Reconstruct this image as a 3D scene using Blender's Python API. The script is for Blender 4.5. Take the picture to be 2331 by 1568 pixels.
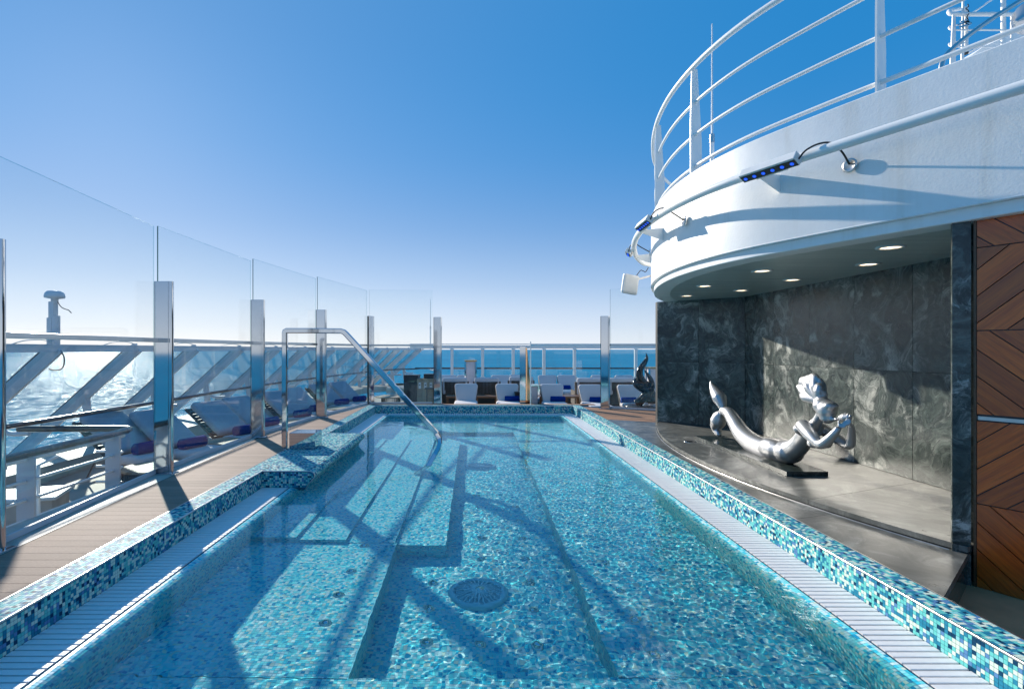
import bpy, bmesh, math, random
import numpy as np
from mathutils import Vector, Matrix
R = math.radians
random.seed(7); rng = np.random.default_rng(7)
scene = bpy.context.scene
for o in list(bpy.data.objects): bpy.data.objects.remove(o)

# ------------------------------------------------------------ camera, light, exposure
CAM_H = 1.5
cd = bpy.data.cameras.new('camera'); cam = bpy.data.objects.new('camera', cd)
scene.collection.objects.link(cam); scene.camera = cam
cam.location = (0, 0, CAM_H); cam.rotation_euler = (R(90), 0, 0)
cd.sensor_width = 36; cd.lens = 36 * 1200 / 2331
cd.shift_x = (1165.5 - 1078) / 2331; cd.shift_y = (795 - 784) / 2331
cd.clip_start = 0.05; cd.clip_end = 60000

SUN_EL, SUN_AZ = 21.5, 35.0          # azimuth: degrees to the left of the view direction (+Y)
SKY_STRENGTH, SUN_STRENGTH = 0.10, 3.1
scene.view_settings.view_transform = 'Standard'
scene.view_settings.look = 'None'
scene.view_settings.gamma = 1.0
scene.view_settings.use_curve_mapping = False
scene.view_settings.exposure = 1.02
world = bpy.data.worlds.new('World'); scene.world = world; world.use_nodes = True
wn = world.node_tree; bg = wn.nodes['Background']
sky = wn.nodes.new('ShaderNodeTexSky'); sky.sky_type = 'NISHITA'; sky.sun_disc = False
sky.sun_elevation = R(SUN_EL); sky.sun_rotation = R(-SUN_AZ)
sky.altitude = 20; sky.air_density = 1.0; sky.dust_density = 0.35; sky.ozone_density = 2.5
tcw = wn.nodes.new('ShaderNodeTexCoord'); sep = wn.nodes.new('ShaderNodeSeparateXYZ'); wn.links.new(tcw.outputs['Generated'], sep.inputs[0])
rw = wn.nodes.new('ShaderNodeValToRGB'); cr_ = rw.color_ramp; cr_.interpolation = 'B_SPLINE'     # the clear blue the picture shows, from horizon to zenith
for i_, (p_, c_) in enumerate([(0, (.76, .82, .91)), (.04, (.68, .76, .90)), (.12, (.37, .53, .78)), (.22, (.16, .35, .68)), (.34, (.055, .285, .66)), (.50, (.018, .235, .60)), (.75, (.045, .24, .57)), (1, (.045, .23, .55))]):
    e_ = cr_.elements[i_] if i_ < 2 else cr_.elements.new(p_)
    e_.position = p_; e_.color = (*c_, 1)
wn.links.new(sep.outputs['Z'], rw.inputs[0])
def wmath(op, a, b=None, c=None):
    n = wn.nodes.new('ShaderNodeMath'); n.operation = op
    for i_, v_ in enumerate((a, b, c)):
        if v_ is None: continue
        if isinstance(v_, (int, float)): n.inputs[i_].default_value = v_
        else: wn.links.new(v_, n.inputs[i_])
    return n.outputs[0]
dotn = wn.nodes.new('ShaderNodeVectorMath'); dotn.operation = 'DOT_PRODUCT'; wn.links.new(tcw.outputs['Generated'], dotn.inputs[0])
dotn.inputs[1].default_value = (-math.sin(R(SUN_AZ)) * math.cos(R(SUN_EL)), math.cos(R(SUN_AZ)) * math.cos(R(SUN_EL)), math.sin(R(SUN_EL)))
glow = wmath('MULTIPLY', wmath('POWER', wmath('MAXIMUM', dotn.outputs['Value'], 0.0), 5.0), 1.0)
gm = wn.nodes.new('ShaderNodeMix'); gm.data_type = 'RGBA'; gm.blend_type = 'ADD'; gm.inputs[0].default_value = 1
gs = wn.nodes.new('ShaderNodeVectorMath'); gs.operation = 'SCALE'; gs.inputs[0].default_value = (.06, .055, .045); wn.links.new(glow, gs.inputs['Scale'])
dz = wmath('MULTIPLY', wmath('MINIMUM', wmath('MULTIPLY', wmath('MAXIMUM', wmath('SUBTRACT', .97, dotn.outputs['Value']), 0.0), 1.5), .75), wmath('MINIMUM', wmath('MULTIPLY', wmath('MAXIMUM', sep.outputs['Z'], 0.0), 2.4), 1.0))
dm = wn.nodes.new('ShaderNodeMix'); dm.data_type = 'RGBA'; wn.links.new(dz, dm.inputs[0]); wn.links.new(rw.outputs[0], dm.inputs[6]); dm.inputs[7].default_value = (.004, .215, .56, 1)
wn.links.new(dm.outputs[2], gm.inputs[6]); wn.links.new(gs.outputs[0], gm.inputs[7])
sc10 = wn.nodes.new('ShaderNodeVectorMath'); sc10.operation = 'SCALE'; sc10.inputs['Scale'].default_value = 5.25; wn.links.new(gm.outputs[2], sc10.inputs[0])
mxw = wn.nodes.new('ShaderNodeMix'); mxw.data_type = 'RGBA'; mxw.inputs[0].default_value = .06
wn.links.new(sc10.outputs[0], mxw.inputs[6]); wn.links.new(sky.outputs[0], mxw.inputs[7])
wn.links.new(mxw.outputs[2], bg.inputs[0]); bg.inputs[1].default_value = SKY_STRENGTH
sl = bpy.data.lights.new('sun', 'SUN'); sun = bpy.data.objects.new('sun', sl); scene.collection.objects.link(sun)
sl.energy = SUN_STRENGTH; sl.angle = R(0.75); sl.color = (1.0, 0.93, 0.82)
sd = Vector((-math.sin(R(SUN_AZ)) * math.cos(R(SUN_EL)), math.cos(R(SUN_AZ)) * math.cos(R(SUN_EL)), math.sin(R(SUN_EL))))
sun.rotation_euler = sd.to_track_quat('Z', 'Y').to_euler()
sl.cycles.is_caustics_light = True
cy = scene.cycles
cy.max_bounces = 12; cy.diffuse_bounces = 3; cy.glossy_bounces = 5; cy.transmission_bounces = 8; cy.transparent_max_bounces = 24
cy.caustics_reflective = False; cy.caustics_refractive = True; cy.blur_glossy = 0.3
cy.sample_clamp_indirect = 4.0
cy.use_denoising = True
try: cy.denoiser = 'OPENIMAGEDENOISE'
except Exception: pass

# ------------------------------------------------------------ materials
MATS = {}
class NT:
    def __init__(s, name):
        s.m = bpy.data.materials.new(name); s.m.use_nodes = True; s.t = s.m.node_tree
        s.n = s.t.nodes; s.l = s.t.links; s.b = s.n['Principled BSDF']; s.out = s.n['Material Output']
    def node(s, typ, **kw):
        n = s.n.new(typ)
        for k, v in kw.items():
            if k.startswith('i_'):
                key = k[2:]
                n.inputs[int(key) if key.isdigit() else key.replace('_', ' ')].default_value = v
            else: setattr(n, k, v)
        return n
    def link(s, a, b): s.l.new(a, b)
    def coords(s, kind='Object', scale=(1, 1, 1), rot=(0, 0, 0)):
        tc = s.node('ShaderNodeTexCoord'); mp = s.node('ShaderNodeMapping')
        mp.inputs['Scale'].default_value = scale; mp.inputs['Rotation'].default_value = rot
        s.link(tc.outputs[kind], mp.inputs[0]); return mp.outputs[0]
    def ramp(s, fac, stops, interp='LINEAR'):
        r = s.node('ShaderNodeValToRGB'); cr = r.color_ramp; cr.interpolation = interp
        while len(cr.elements) > 1: cr.elements.remove(cr.elements[-1])
        cr.elements[0].position = stops[0][0]; cr.elements[0].color = (*stops[0][1], 1)
        for p, c in stops[1:]:
            e = cr.elements.new(p); e.color = (*c, 1)
        s.link(fac, r.inputs[0]); return r.outputs[0]
    def noise(s, vec, scale, detail=4, rough=.5, dist=0):
        n = s.node('ShaderNodeTexNoise'); n.inputs['Scale'].default_value = scale; n.inputs['Detail'].default_value = detail
        n.inputs['Roughness'].default_value = rough; n.inputs['Distortion'].default_value = dist
        if vec is not None: s.link(vec, n.inputs['Vector'])
        return n.outputs[0]
    def mix(s, fac, a, b, mode='MIX'):
        m = s.node('ShaderNodeMix', data_type='RGBA', blend_type=mode)
        for v, i in ((fac, 0), (a, 6), (b, 7)):
            if isinstance(v, (int, float)): m.inputs[i].default_value = v
            elif isinstance(v, tuple): m.inputs[i].default_value = (*v, 1)
            else: s.link(v, m.inputs[i])
        return m.outputs[2]
    def bump(s, h, strength=.3, dist=.01):
        b = s.node('ShaderNodeBump'); b.inputs['Strength'].default_value = strength; b.inputs['Distance'].default_value = dist
        s.link(h, b.inputs['Height']); s.link(b.outputs[0], s.b.inputs['Normal'])
    def set(s, **kw):
        for k, v in kw.items(): s.b.inputs[k.replace('_', ' ')].default_value = v
def simple(name, col, rough=.5, metal=0., noise_amt=.08, nscale=8, bump=0, bscale=60, bdist=.002, coat=0, spec=.5):
    t = NT(name); v = t.coords('Object')
    n = t.noise(v, nscale, 5)
    lo = tuple(c * (1 - noise_amt) for c in col); hi = tuple(min(1, c * (1 + noise_amt)) for c in col)
    t.link(t.ramp(n, [(.3, lo), (.7, hi)]), t.b.inputs['Base Color'])
    t.set(Roughness=rough, Metallic=metal); t.b.inputs['Specular IOR Level'].default_value = spec
    if coat: t.b.inputs['Coat Weight'].default_value = coat
    if bump: t.bump(t.noise(v, bscale, 3), bump, bdist)
    MATS[name] = t.m; return t.m

simple('white_paint', (.90, .88, .84), .35, 0, .03, 3)
simple('white_plastic', (.78, .77, .74), .45)
simple('white_beam_paint', (.60, .62, .65), .4, 0, .05, 3)
simple('chrome', (.56, .58, .61), .05, 1.0, .02, 2)
simple('brushed_steel', (.62, .60, .58), .28, 1.0, .05, 10)
simple('black_plastic', (.012, .012, .014), .4)
simple('dark_metal', (.05, .05, .055), .35, .6)
simple('navy_towel', (.004, .034, .21), .95, 0, .2, 60, .6, 300, .003, spec=.05)
simple('cushion_fabric', (.66, .62, .61), .9, 0, .05, 120, .3, 500, .001)
simple('backlit_fabric', (.40, .43, .47), .9, 0, .08, 40, .3, 400, .001, spec=.1)  # lounger backs: cushion colour darkened to carry the shade of their backlit side
simple('wicker', (.085, .068, .052), .7, 0, .4, 70, .8, 160, .006)
simple('cream_curb', (.52, .46, .39), .55, 0, .18, 4, .2, 60, .002)
simple('grating_plastic', (.88, .84, .82), .5, 0, .04, 20, .2, 200, .001)
simple('trough_blue', (.012, .07, .13), .95, spec=.0)
simple('grout', (.018, .10, .16), .8, 0, .25, 40)
simple('grout_light', (.34, .78, .84), .8, 0, .2, 40)
simple('marble_gap', (.01, .012, .012), .6)
simple('cable_black', (.015, .015, .015), .5)
simple('lamp_diffuser', (.82, .74, .74), .6)
simple('paper_label', (.75, .75, .72), .7)
simple('mark_ink', (.03, .03, .03), .7)
simple('gold_metal', (.55, .30, .10), .2, 1.0); simple('wood_reflection_mirror', (.42, .27, .17), .08, 1.0)  # last one: mirror tinted brown, standing in for the wood it reflects
simple('lounge_deck', (.42, .35, .28), .7, 0, .15, 3)

# polished mosaic: each tile carries its own tone; grain and tiny relief only
def tile_mat(name, stops, rough=.55, spec=.05):
    t = NT(name); a = t.node('ShaderNodeAttribute', attribute_name='tone')
    col = t.ramp(a.outputs['Fac'], stops, 'CONSTANT')
    v = t.coords('Object'); n = t.noise(v, 160, 3)
    t.link(t.mix(.22, col, t.ramp(n, [(.3, (.55, .55, .55)), (.7, (1, 1, 1))]), 'MULTIPLY'), t.b.inputs['Base Color'])
    t.set(Roughness=rough); t.b.inputs['Specular IOR Level'].default_value = spec; t.bump(n, .25, .001); MATS[name] = t.m
PALE, AQUA, TEAL, NAVY, PERI, SKYB = (.70, .82, .70), (.16, .62, .58), (.03, .25, .38), (.008, .06, .13), (.12, .27, .50), (.26, .66, .68)
tile_mat('mosaic_glass', [(0, PALE), (.24, AQUA), (.50, TEAL), (.76, NAVY), (.84, PERI), (.93, SKYB)])
tile_mat('mosaic_basin', [(0, (.74, .97, .97)), (.24, (.22, .90, .92)), (.50, (.06, .66, .82)), (.70, (.02, .38, .62)), (.77, (.36, .90, .95)), (.92, (.85, .95, .78))], .3, .08)

def glass_mat(name, tint, refl=1.0, dirt=0.0):
    t = NT(name); t.n.remove(t.b)
    tr = t.node('ShaderNodeBsdfTransparent'); tr.inputs[0].default_value = (*tint, 1)
    gl = t.node('ShaderNodeBsdfGlossy'); gl.inputs['Roughness'].default_value = .01; gl.inputs[0].default_value = (refl, refl, refl, 1)
    lw = t.node('ShaderNodeLayerWeight'); lw.inputs[0].default_value = .5
    pw = t.node('ShaderNodeMath', operation='POWER'); pw.inputs[1].default_value = 5; t.link(lw.outputs['Facing'], pw.inputs[0])
    fr = t.node('ShaderNodeMath', operation='MULTIPLY_ADD'); fr.inputs[1].default_value = .8; fr.inputs[2].default_value = .035; t.link(pw.outputs[0], fr.inputs[0])
    mx = t.node('ShaderNodeMixShader'); t.link(fr.outputs[0], mx.inputs[0]); t.link(tr.outputs[0], mx.inputs[1]); t.link(gl.outputs[0], mx.inputs[2])
    last = mx.outputs[0]
    if dirt:
        df = t.node('ShaderNodeBsdfDiffuse'); df.inputs[0].default_value = (.8, .8, .8, 1)
        v = t.coords('Object'); w = t.noise(v, 420, 2, .6); w2 = t.noise(v, 2.2, 4, .6)
        f = t.ramp(w, [(.60, (0, 0, 0)), (.72, (1, 1, 1))]); f2 = t.ramp(w2, [(.35, (.25, .25, .25)), (.75, (1, 1, 1))])
        m = t.node('ShaderNodeMath', operation='MULTIPLY'); t.link(f, m.inputs[0]); t.link(f2, m.inputs[1])
        m2 = t.node('ShaderNodeMath', operation='MULTIPLY_ADD'); m2.inputs[1].default_value = dirt; m2.inputs[2].default_value = dirt * .03; t.link(m.outputs[0], m2.inputs[0])
        mx2 = t.node('ShaderNodeMixShader'); t.link(m2.outputs[0], mx2.inputs[0]); t.link(last, mx2.inputs[1]); t.link(df.outputs[0], mx2.inputs[2])
        last = mx2.outputs[0]
    t.link(last, t.out.inputs[0]); MATS[name] = t.m
glass_mat('screen_glass', (.985, .995, .993), .9, .14)
glass_mat('edge_green', (.30, .42, .40))
glass_mat('outer_glass', (.90, .95, .95), .9, .06)
glass_mat('glass_edge', (.84, .91, .91))

def water_mat():
    t = NT('pool_water'); t.n.remove(t.b)
    g = t.node('ShaderNodeBsdfGlass'); g.inputs['IOR'].default_value = 1.33; g.inputs['Roughness'].default_value = 0
    g.inputs[0].default_value = (.84, .99, 1.0, 1)
    t.link(g.outputs[0], t.out.inputs[0]); MATS['pool_water'] = t.m
water_mat()

# ------------------------------------------------------------ helpers
COL = scene.collection
def link(o, parent=None):
    COL.objects.link(o)
    if parent is not None: o.parent = parent
    return o
def tag(o, label=None, cat=None, group=None, kind=None, category=None):
    for k, v in (('label', label), ('category', cat or category), ('group', group), ('kind', kind)):
        if v: o[k] = v
    return o
def empty(name, loc=(0, 0, 0), rz=0, **kw):
    o = bpy.data.objects.new(name, None); o.empty_display_size = .1
    o.location = loc; o.rotation_euler = (0, 0, rz); COL.objects.link(o)
    return tag(o, **kw)
def copy_tree(o, parent=None):
    c = o.copy(); COL.objects.link(c)
    if parent is not None: c.parent = parent
    for ch in [k for k in CHILD.get(o.name, [])]: 
        copy_tree(ch, c); 
    return c
CHILD = {}
def M(name): return MATS[name] if isinstance(name, str) else name
class MB:
    def __init__(s): s.v = []; s.f = []; s.sm = []
    def add(s, vs, fs, smooth=False):
        b = len(s.v); s.v += [tuple(p) for p in vs]; s.f += [tuple(b + i for i in f) for f in fs]; s.sm += [smooth] * len(fs); return s
    def box(s, x0, x1, y0, y1, z0, z1, m=None):
        vs = [Vector((x, y, z)) for z in (z0, z1) for y in (y0, y1) for x in (x0, x1)]
        if m is not None: vs = [m @ p for p in vs]
        return s.add(vs, [(0, 2, 3, 1), (4, 5, 7, 6), (0, 1, 5, 4), (1, 3, 7, 5), (3, 2, 6, 7), (2, 0, 4, 6)])
    def bbox(s, x0, x1, y0, y1, z0, z1, b=.01, m=None):
        """box with chamfered edges"""
        bm = bmesh.new(); bmesh.ops.create_cube(bm, size=1)
        for p in bm.verts:
            p.co = Vector((x0 + (p.co.x + .5) * (x1 - x0), y0 + (p.co.y + .5) * (y1 - y0), z0 + (p.co.z + .5) * (z1 - z0)))
        bmesh.ops.bevel(bm, geom=bm.edges[:] + bm.verts[:], offset=b, segments=2, profile=.6, affect='EDGES')
        vs = [m @ p.co if m is not None else p.co.copy() for p in bm.verts]; bm.verts.index_update()
        s.add(vs, [[q.index for q in f.verts] for f in bm.faces], False); bm.free(); return s
    def bar(s, a, b, w, h, up=(0, 0, 1)):
        a, b = Vector(a), Vector(b); d = b - a; L = d.length; d.normalize(); up = Vector(up)
        x = d.cross(up).normalized(); z = x.cross(d)
        m = Matrix((x, d, z)).transposed().to_4x4(); m.translation = a
        return s.box(-w / 2, w / 2, 0, L, -h / 2, h / 2, m)
    def tube(s, pts, r, n=10, closed=False, cap=True):
        pts = [Vector(p) for p in pts]; rings = []; N = len(pts); ref = None
        for i, p in enumerate(pts):
            if closed: d = pts[(i + 1) % N] - pts[i - 1]
            else: d = pts[min(i + 1, N - 1)] - pts[max(i - 1, 0)]
            d.normalize()
            if ref is None: ref = Vector((0, 0, 1)) if abs(d.z) < .9 else Vector((1, 0, 0))
            x = (ref - d * ref.dot(d)).normalized(); y = d.cross(x); ref = x
            rr = r[i] if isinstance(r, (list, tuple)) else r
            rings.append([p + (x * math.cos(2 * math.pi * k / n) + y * math.sin(2 * math.pi * k / n)) * rr for k in range(n)])
        vs = [q for g in rings for q in g]; fs = []
        for i in range(N if closed else N - 1):
            j = (i + 1) % N
            for k in range(n):
                k2 = (k + 1) % n; fs.append((i * n + k, i * n + k2, j * n + k2, j * n + k))
        s.add(vs, fs, True)
        if cap and not closed:
            s.add(rings[0], [tuple(reversed(range(n)))]); s.add(rings[-1], [tuple(range(n))])
        return s
    def lathe(s, prof, n=24, c=(0, 0, 0), smooth=True):
        c = Vector(c); vs = []; fs = []
        for r, z in prof:
            for k in range(n):
                a = 2 * math.pi * k / n; vs.append(c + Vector((r * math.cos(a), r * math.sin(a), z)))
        for i in range(len(prof) - 1):
            for k in range(n):
                k2 = (k + 1) % n; fs.append((i * n + k, i * n + k2, (i + 1) * n + k2, (i + 1) * n + k))
        s.add(vs, fs, smooth); 
        if prof[0][0] > 1e-4: s.add(vs[:n], [tuple(reversed(range(n)))])
        if prof[-1][0] > 1e-4: s.add(vs[-n:], [tuple(range(n))])
        return s
    def prism(s, poly, z0, z1, m=None):
        """poly: (x, y) list counter-clockwise"""
        n = len(poly); vs = [Vector((x, y, z)) for z in (z0, z1) for x, y in poly]
        if m is not None: vs = [m @ p for p in vs]
        return s.add(vs, [tuple(reversed(range(n))), tuple(range(n, 2 * n))] + [(i, (i + 1) % n, n + (i + 1) % n, n + i) for i in range(n)])
    def mesh(s, name, mat):
        me = bpy.data.meshes.new(name); me.from_pydata([tuple(p) for p in s.v], [], s.f)
        me.polygons.foreach_set('use_smooth', s.sm); me.materials.append(M(mat)); me.update(); return me
    def build(s, name, mat, parent=None, **kw):
        o = bpy.data.objects.new(name, s.mesh(name, mat)); link(o, parent)
        if parent is not None: CHILD.setdefault(parent.name, []).append(o)
        return tag(o, **kw)
def inst(name, me, parent, loc=(0, 0, 0), rot=(0, 0, 0), mat4=None):
    o = bpy.data.objects.new(name, me); link(o, parent)
    if mat4 is not None: o.matrix_local = mat4
    else: o.location = loc; o.rotation_euler = rot
    if parent is not None: CHILD.setdefault(parent.name, []).append(o)
    return o
def catmull(P, step=.1):
    P = [Vector(p) for p in P]; Q = [P[0] * 2 - P[1]] + P + [P[-1] * 2 - P[-2]]; out = []
    for i in range(1, len(Q) - 2):
        a, b, c, d = Q[i - 1:i + 3]; n = max(1, int((c - b).length / step))
        for k in range(n):
            t = k / n
            out.append(.5 * ((2 * b) + (c - a) * t + (2 * a - 5 * b + 4 * c - d) * t * t + (3 * b - a - 3 * c + d) * t ** 3))
    return out + [P[-1]]
def quads(name, V, mat, tone=None, parent=None, smooth=False, **kw):
    """V: (n, 4, 3) array of separate quads, built fast"""
    n = len(V); me = bpy.data.meshes.new(name)
    me.vertices.add(4 * n); me.vertices.foreach_set('co', V.reshape(-1).astype('f'))
    me.loops.add(4 * n); me.loops.foreach_set('vertex_index', np.arange(4 * n, dtype='i'))
    me.polygons.add(n); me.polygons.foreach_set('loop_start', np.arange(0, 4 * n, 4, dtype='i'))
    me.update(calc_edges=True)
    if tone is not None:
        a = me.attributes.new('tone', 'FLOAT', 'FACE'); a.data.foreach_set('value', tone.astype('f'))
    me.materials.append(M(mat)); o = bpy.data.objects.new(name, me); link(o, parent); return tag(o, **kw)
XL, XR, YN, YF = -2.61, 2.64, .9, 14.0            # inner nosing lines of the pool coping

# ------------------------------------------------------------ materials of the setting
def marble(name, dark, mid, vein, rough, vs=1.0, amt=.5):
    t = NT(name); tc = t.node('ShaderNodeNewGeometry'); oi = t.node('ShaderNodeObjectInfo')
    off = t.node('ShaderNodeVectorMath', operation='SCALE'); off.inputs[0].default_value = (13, 7, 29); t.link(oi.outputs['Random'], off.inputs['Scale'])
    ad = t.node('ShaderNodeVectorMath', operation='ADD'); t.link(tc.outputs['Position'], ad.inputs[0]); t.link(off.outputs[0], ad.inputs[1])
    rt = t.node('ShaderNodeVectorRotate', rotation_type='AXIS_ANGLE'); rt.inputs['Axis'].default_value = (1, .3, 0); t.link(ad.outputs[0], rt.inputs[0])
    m1 = t.node('ShaderNodeMath', operation='MULTIPLY_ADD'); m1.inputs[1].default_value = 1.1; m1.inputs[2].default_value = -.4; t.link(oi.outputs['Random'], m1.inputs[0]); t.link(m1.outputs[0], rt.inputs['Angle'])
    P0 = rt.outputs[0]
    def wnoise(scale, det, ro, vec, amp, src):
        w_ = t.node('ShaderNodeTexNoise'); w_.inputs['Scale'].default_value = scale; w_.inputs['Detail'].default_value = det; w_.inputs['Roughness'].default_value = ro; t.link(vec, w_.inputs['Vector'])
        q = t.node('ShaderNodeVectorMath', operation='MULTIPLY_ADD'); t.link(w_.outputs['Color'], q.inputs[0]); q.inputs[1].default_value = amp; t.link(src, q.inputs[2]); return q.outputs[0]
    w1 = wnoise(1.1 * vs, 2, .5, P0, (1.5, 1.5, 1.5), P0); w2 = wnoise(3.2 * vs, 4, .6, w1, (.35, .35, .35), w1)
    st = t.node('ShaderNodeMapping'); st.inputs['Scale'].default_value = (3.2, 3.2, .8); st.inputs['Rotation'].default_value = (.5, .35, 0); t.link(w2, st.inputs[0])
    flow = t.noise(st.outputs[0], 1.7 * vs, 9, .68, .3)
    base = t.ramp(flow, [(.30, dark), (.47, tuple(a * .55 + b * .45 for a, b in zip(dark, mid))), (.56, mid), (.66, tuple(min(1, c * 1.6) for c in mid)), (.8, dark)])
    n2 = t.noise(w2, 1.15 * vs, 8, .62, .2); n4 = t.noise(st.outputs[0], 3.4 * vs, 10, .75, .5)
    m5 = t.node('ShaderNodeMath', operation='MULTIPLY_ADD'); m5.inputs[1].default_value = .55; t.link(n4, m5.inputs[0]); t.link(n2, m5.inputs[2])
    vm = t.ramp(m5.outputs[0], [(.80, (0, 0, 0)), (.86, (.22 * amt * 2,) * 3), (.925, (amt * 1.3,) * 3), (.97, (1, 1, 1))])
    n3 = t.noise(P0, 60, 6, .7)
    c = t.mix(vm, base, vein); c = t.mix(.5, c, t.ramp(n3, [(.3, (.5, .5, .5)), (.7, (1.0, 1.0, 1.0))]), 'MULTIPLY')
    t.link(c, t.b.inputs['Base Color'])
    t.link(t.ramp(n2, [(.3, (rough,) * 3), (.8, (rough * 1.7,) * 3)]), t.b.inputs['Roughness']); MATS[name] = t.m
marble('marble_wall', (.008, .016, .017), (.085, .106, .094), (.54, .55, .50), .22, 1.6, .55)
marble('marble_floor', (.10, .10, .088), (.20, .20, .178), (.40, .39, .35), .27, .9, .4)
marble('marble_step', (.07, .073, .066), (.16, .16, .145), (.36, .36, .33), .27, .9, .4)
marble('marble_plinth', (.008, .014, .013), (.05, .065, .058), (.25, .26, .24), .12, 2, .4)

def wood(name, c0, c1, rough=.35, scale=1., coat=.0, axis_attr=False):
    t = NT(name); v = t.coords('Object', (1.2 * scale, 22 * scale, 22 * scale)); oi = t.node('ShaderNodeObjectInfo')
    ad = t.node('ShaderNodeVectorMath', operation='MULTIPLY_ADD'); ad.inputs[1].default_value = (1, 1, 1); t.link(v, ad.inputs[0])
    sc = t.node('ShaderNodeVectorMath', operation='SCALE'); sc.inputs[0].default_value = (31, 57, 11); t.link(oi.outputs['Random'], sc.inputs['Scale']); t.link(sc.outputs[0], ad.inputs[2])
    n = t.noise(ad.outputs[0], 1.6, 8, .65, .8); c = t.ramp(n, [(.28, c0), (.5, tuple((a + b) / 2 for a, b in zip(c0, c1))), (.74, c1)])
    v2 = t.coords('Object', (4 * scale, 150 * scale, 150 * scale)); n2 = t.noise(v2, 1.5, 3)
    c = t.mix(.45, c, t.ramp(n2, [(.35, (.45, .45, .45)), (.6, (1, 1, 1))]), 'MULTIPLY')
    hs = t.node('ShaderNodeHueSaturation'); mr = t.node('ShaderNodeMapRange'); mr.inputs['To Min'].default_value = .62; mr.inputs['To Max'].default_value = 1.35
    t.link(oi.outputs['Random'], mr.inputs[0]); t.link(mr.outputs[0], hs.inputs['Value']); t.link(c, hs.inputs['Color']); t.link(hs.outputs[0], t.b.inputs['Base Color'])
    t.set(Roughness=rough); t.bump(n2, .25, .002); MATS[name] = t.m
    if coat: t.b.inputs['Coat Weight'].default_value = coat; t.b.inputs['Coat Roughness'].default_value = .2
wood('teak_cladding', (.40, .052, .003), (.80, .155, .012), .32, 1, .5)
wood('teak_table', (.10, .045, .02), (.22, .11, .05), .4)
wood('pale_teak', (.32, .24, .15), (.52, .41, .28), .6)
wood('handrail_wood', (.05, .02, .010), (.13, .055, .028), .25, 1, .5)
def plank_mat(name, c0, c1):
    t = NT(name); v = t.coords('Object', (.8, 60, 30)); n = t.noise(v, 1.5, 6, .7); v2 = t.coords('Object', (30, 140, 30)); n2 = t.noise(v2, 1.5, 3)
    g = t.node('ShaderNodeNewGeometry'); n3 = t.noise(g.outputs['Position'], 1.6, 5, .6)
    oi = t.node('ShaderNodeObjectInfo'); hs = t.node('ShaderNodeHueSaturation'); mr = t.node('ShaderNodeMapRange'); mr.inputs['To Min'].default_value = .86; mr.inputs['To Max'].default_value = 1.12
    c = t.mix(.5, t.ramp(n, [(.3, c0), (.7, c1)]), t.ramp(n2, [(.3, (.6, .6, .6)), (.7, (1, 1, 1))]), 'MULTIPLY')
    c = t.mix(.4, c, t.ramp(n3, [(.35, (.7, .7, .7)), (.65, (1, 1, 1))]), 'MULTIPLY')
    t.link(oi.outputs['Random'], mr.inputs[0]); t.link(mr.outputs[0], hs.inputs['Value']); t.link(c, hs.inputs['Color']); t.link(hs.outputs[0], t.b.inputs['Base Color'])
    t.set(Roughness=.7); t.b.inputs['Specular IOR Level'].default_value = .12; t.bump(n2, .5, .003); MATS[name] = t.m
plank_mat('deck_planks', (.36, .225, .165), (.56, .38, .29))
plank_mat('deck_planks_warm', (.36, .20, .12), (.52, .31, .20))
simple('bronze_deck', (.66, .36, .18), .5, 0, .12, 6, .2, 120, .001)
def soffit_mat():
    t = NT('soffit_metal'); v = t.coords('Object', (.35, 7, 1)); n = t.noise(v, 1.4, 6, .6, .4)
    t.link(t.ramp(n, [(.3, (.50, .56, .52)), (.7, (.72, .77, .72))]), t.b.inputs['Base Color']); t.set(Roughness=.3, Metallic=.35); t.bump(n, .06, .02); MATS['soffit_metal'] = t.m
soffit_mat()
def hull_paint():
    t = NT('hull_paint'); g = t.node('ShaderNodeNewGeometry'); n = t.noise(g.outputs['Position'], 3.2, 6, .65); n2 = t.noise(g.outputs['Position'], 55, 3)
    sp = t.coords('Object', (1.6, 1.6, .12)); n3 = t.noise(sp, 3.0, 4, .6)
    c = t.mix(.5, t.ramp(n, [(.3, (.86, .84, .81)), (.7, (.92, .90, .87))]), t.ramp(n3, [(.30, (.86, .82, .76)), (.47, (1, 1, 1))]), 'MULTIPLY')
    t.link(c, t.b.inputs['Base Color']); t.set(Roughness=.38)
    m = t.node('ShaderNodeMath', operation='MULTIPLY_ADD'); m.inputs[1].default_value = 2.5; t.link(n, m.inputs[0]); t.link(n2, m.inputs[2]); t.bump(m.outputs[0], .30, .003); MATS['hull_paint'] = t.m
hull_paint()
def sea_mat():
    t = NT('sea_water'); g = t.node('ShaderNodeNewGeometry'); mp = t.node('ShaderNodeMapping'); mp.inputs['Scale'].default_value = (1, 1, 1); t.link(g.outputs['Position'], mp.inputs[0])
    n1 = t.noise(mp.outputs[0], .045, 8, .68, .4); n2 = t.noise(mp.outputs[0], .7, 6, .62)
    m = t.node('ShaderNodeMath', operation='MULTIPLY_ADD'); m.inputs[1].default_value = 2.0; t.link(n1, m.inputs[0]); t.link(n2, m.inputs[2])
    mg = t.node('ShaderNodeMapping'); mg.inputs['Scale'].default_value = (.30, .07, 1); t.link(g.outputs['Position'], mg.inputs[0])
    n5 = t.noise(mg.outputs[0], 1.0, 11, .9); t.link(t.ramp(n5, [(.50, (.0, .0, .0)), (.54, (.015, .015, .015)), (.60, (.20, .20, .20))]), t.b.inputs['Specular IOR Level'])
    t.bump(m.outputs[0], .9, .55); n4 = t.noise(mp.outputs[0], .004, 5, .6)
    t.link(t.ramp(n4, [(.3, (.006, .22, .38)), (.7, (.012, .29, .46))]), t.b.inputs['Base Color']); t.set(Roughness=.26); t.b.inputs['IOR'].default_value = 1.33
    MATS['sea_water'] = t.m
sea_mat()

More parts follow.
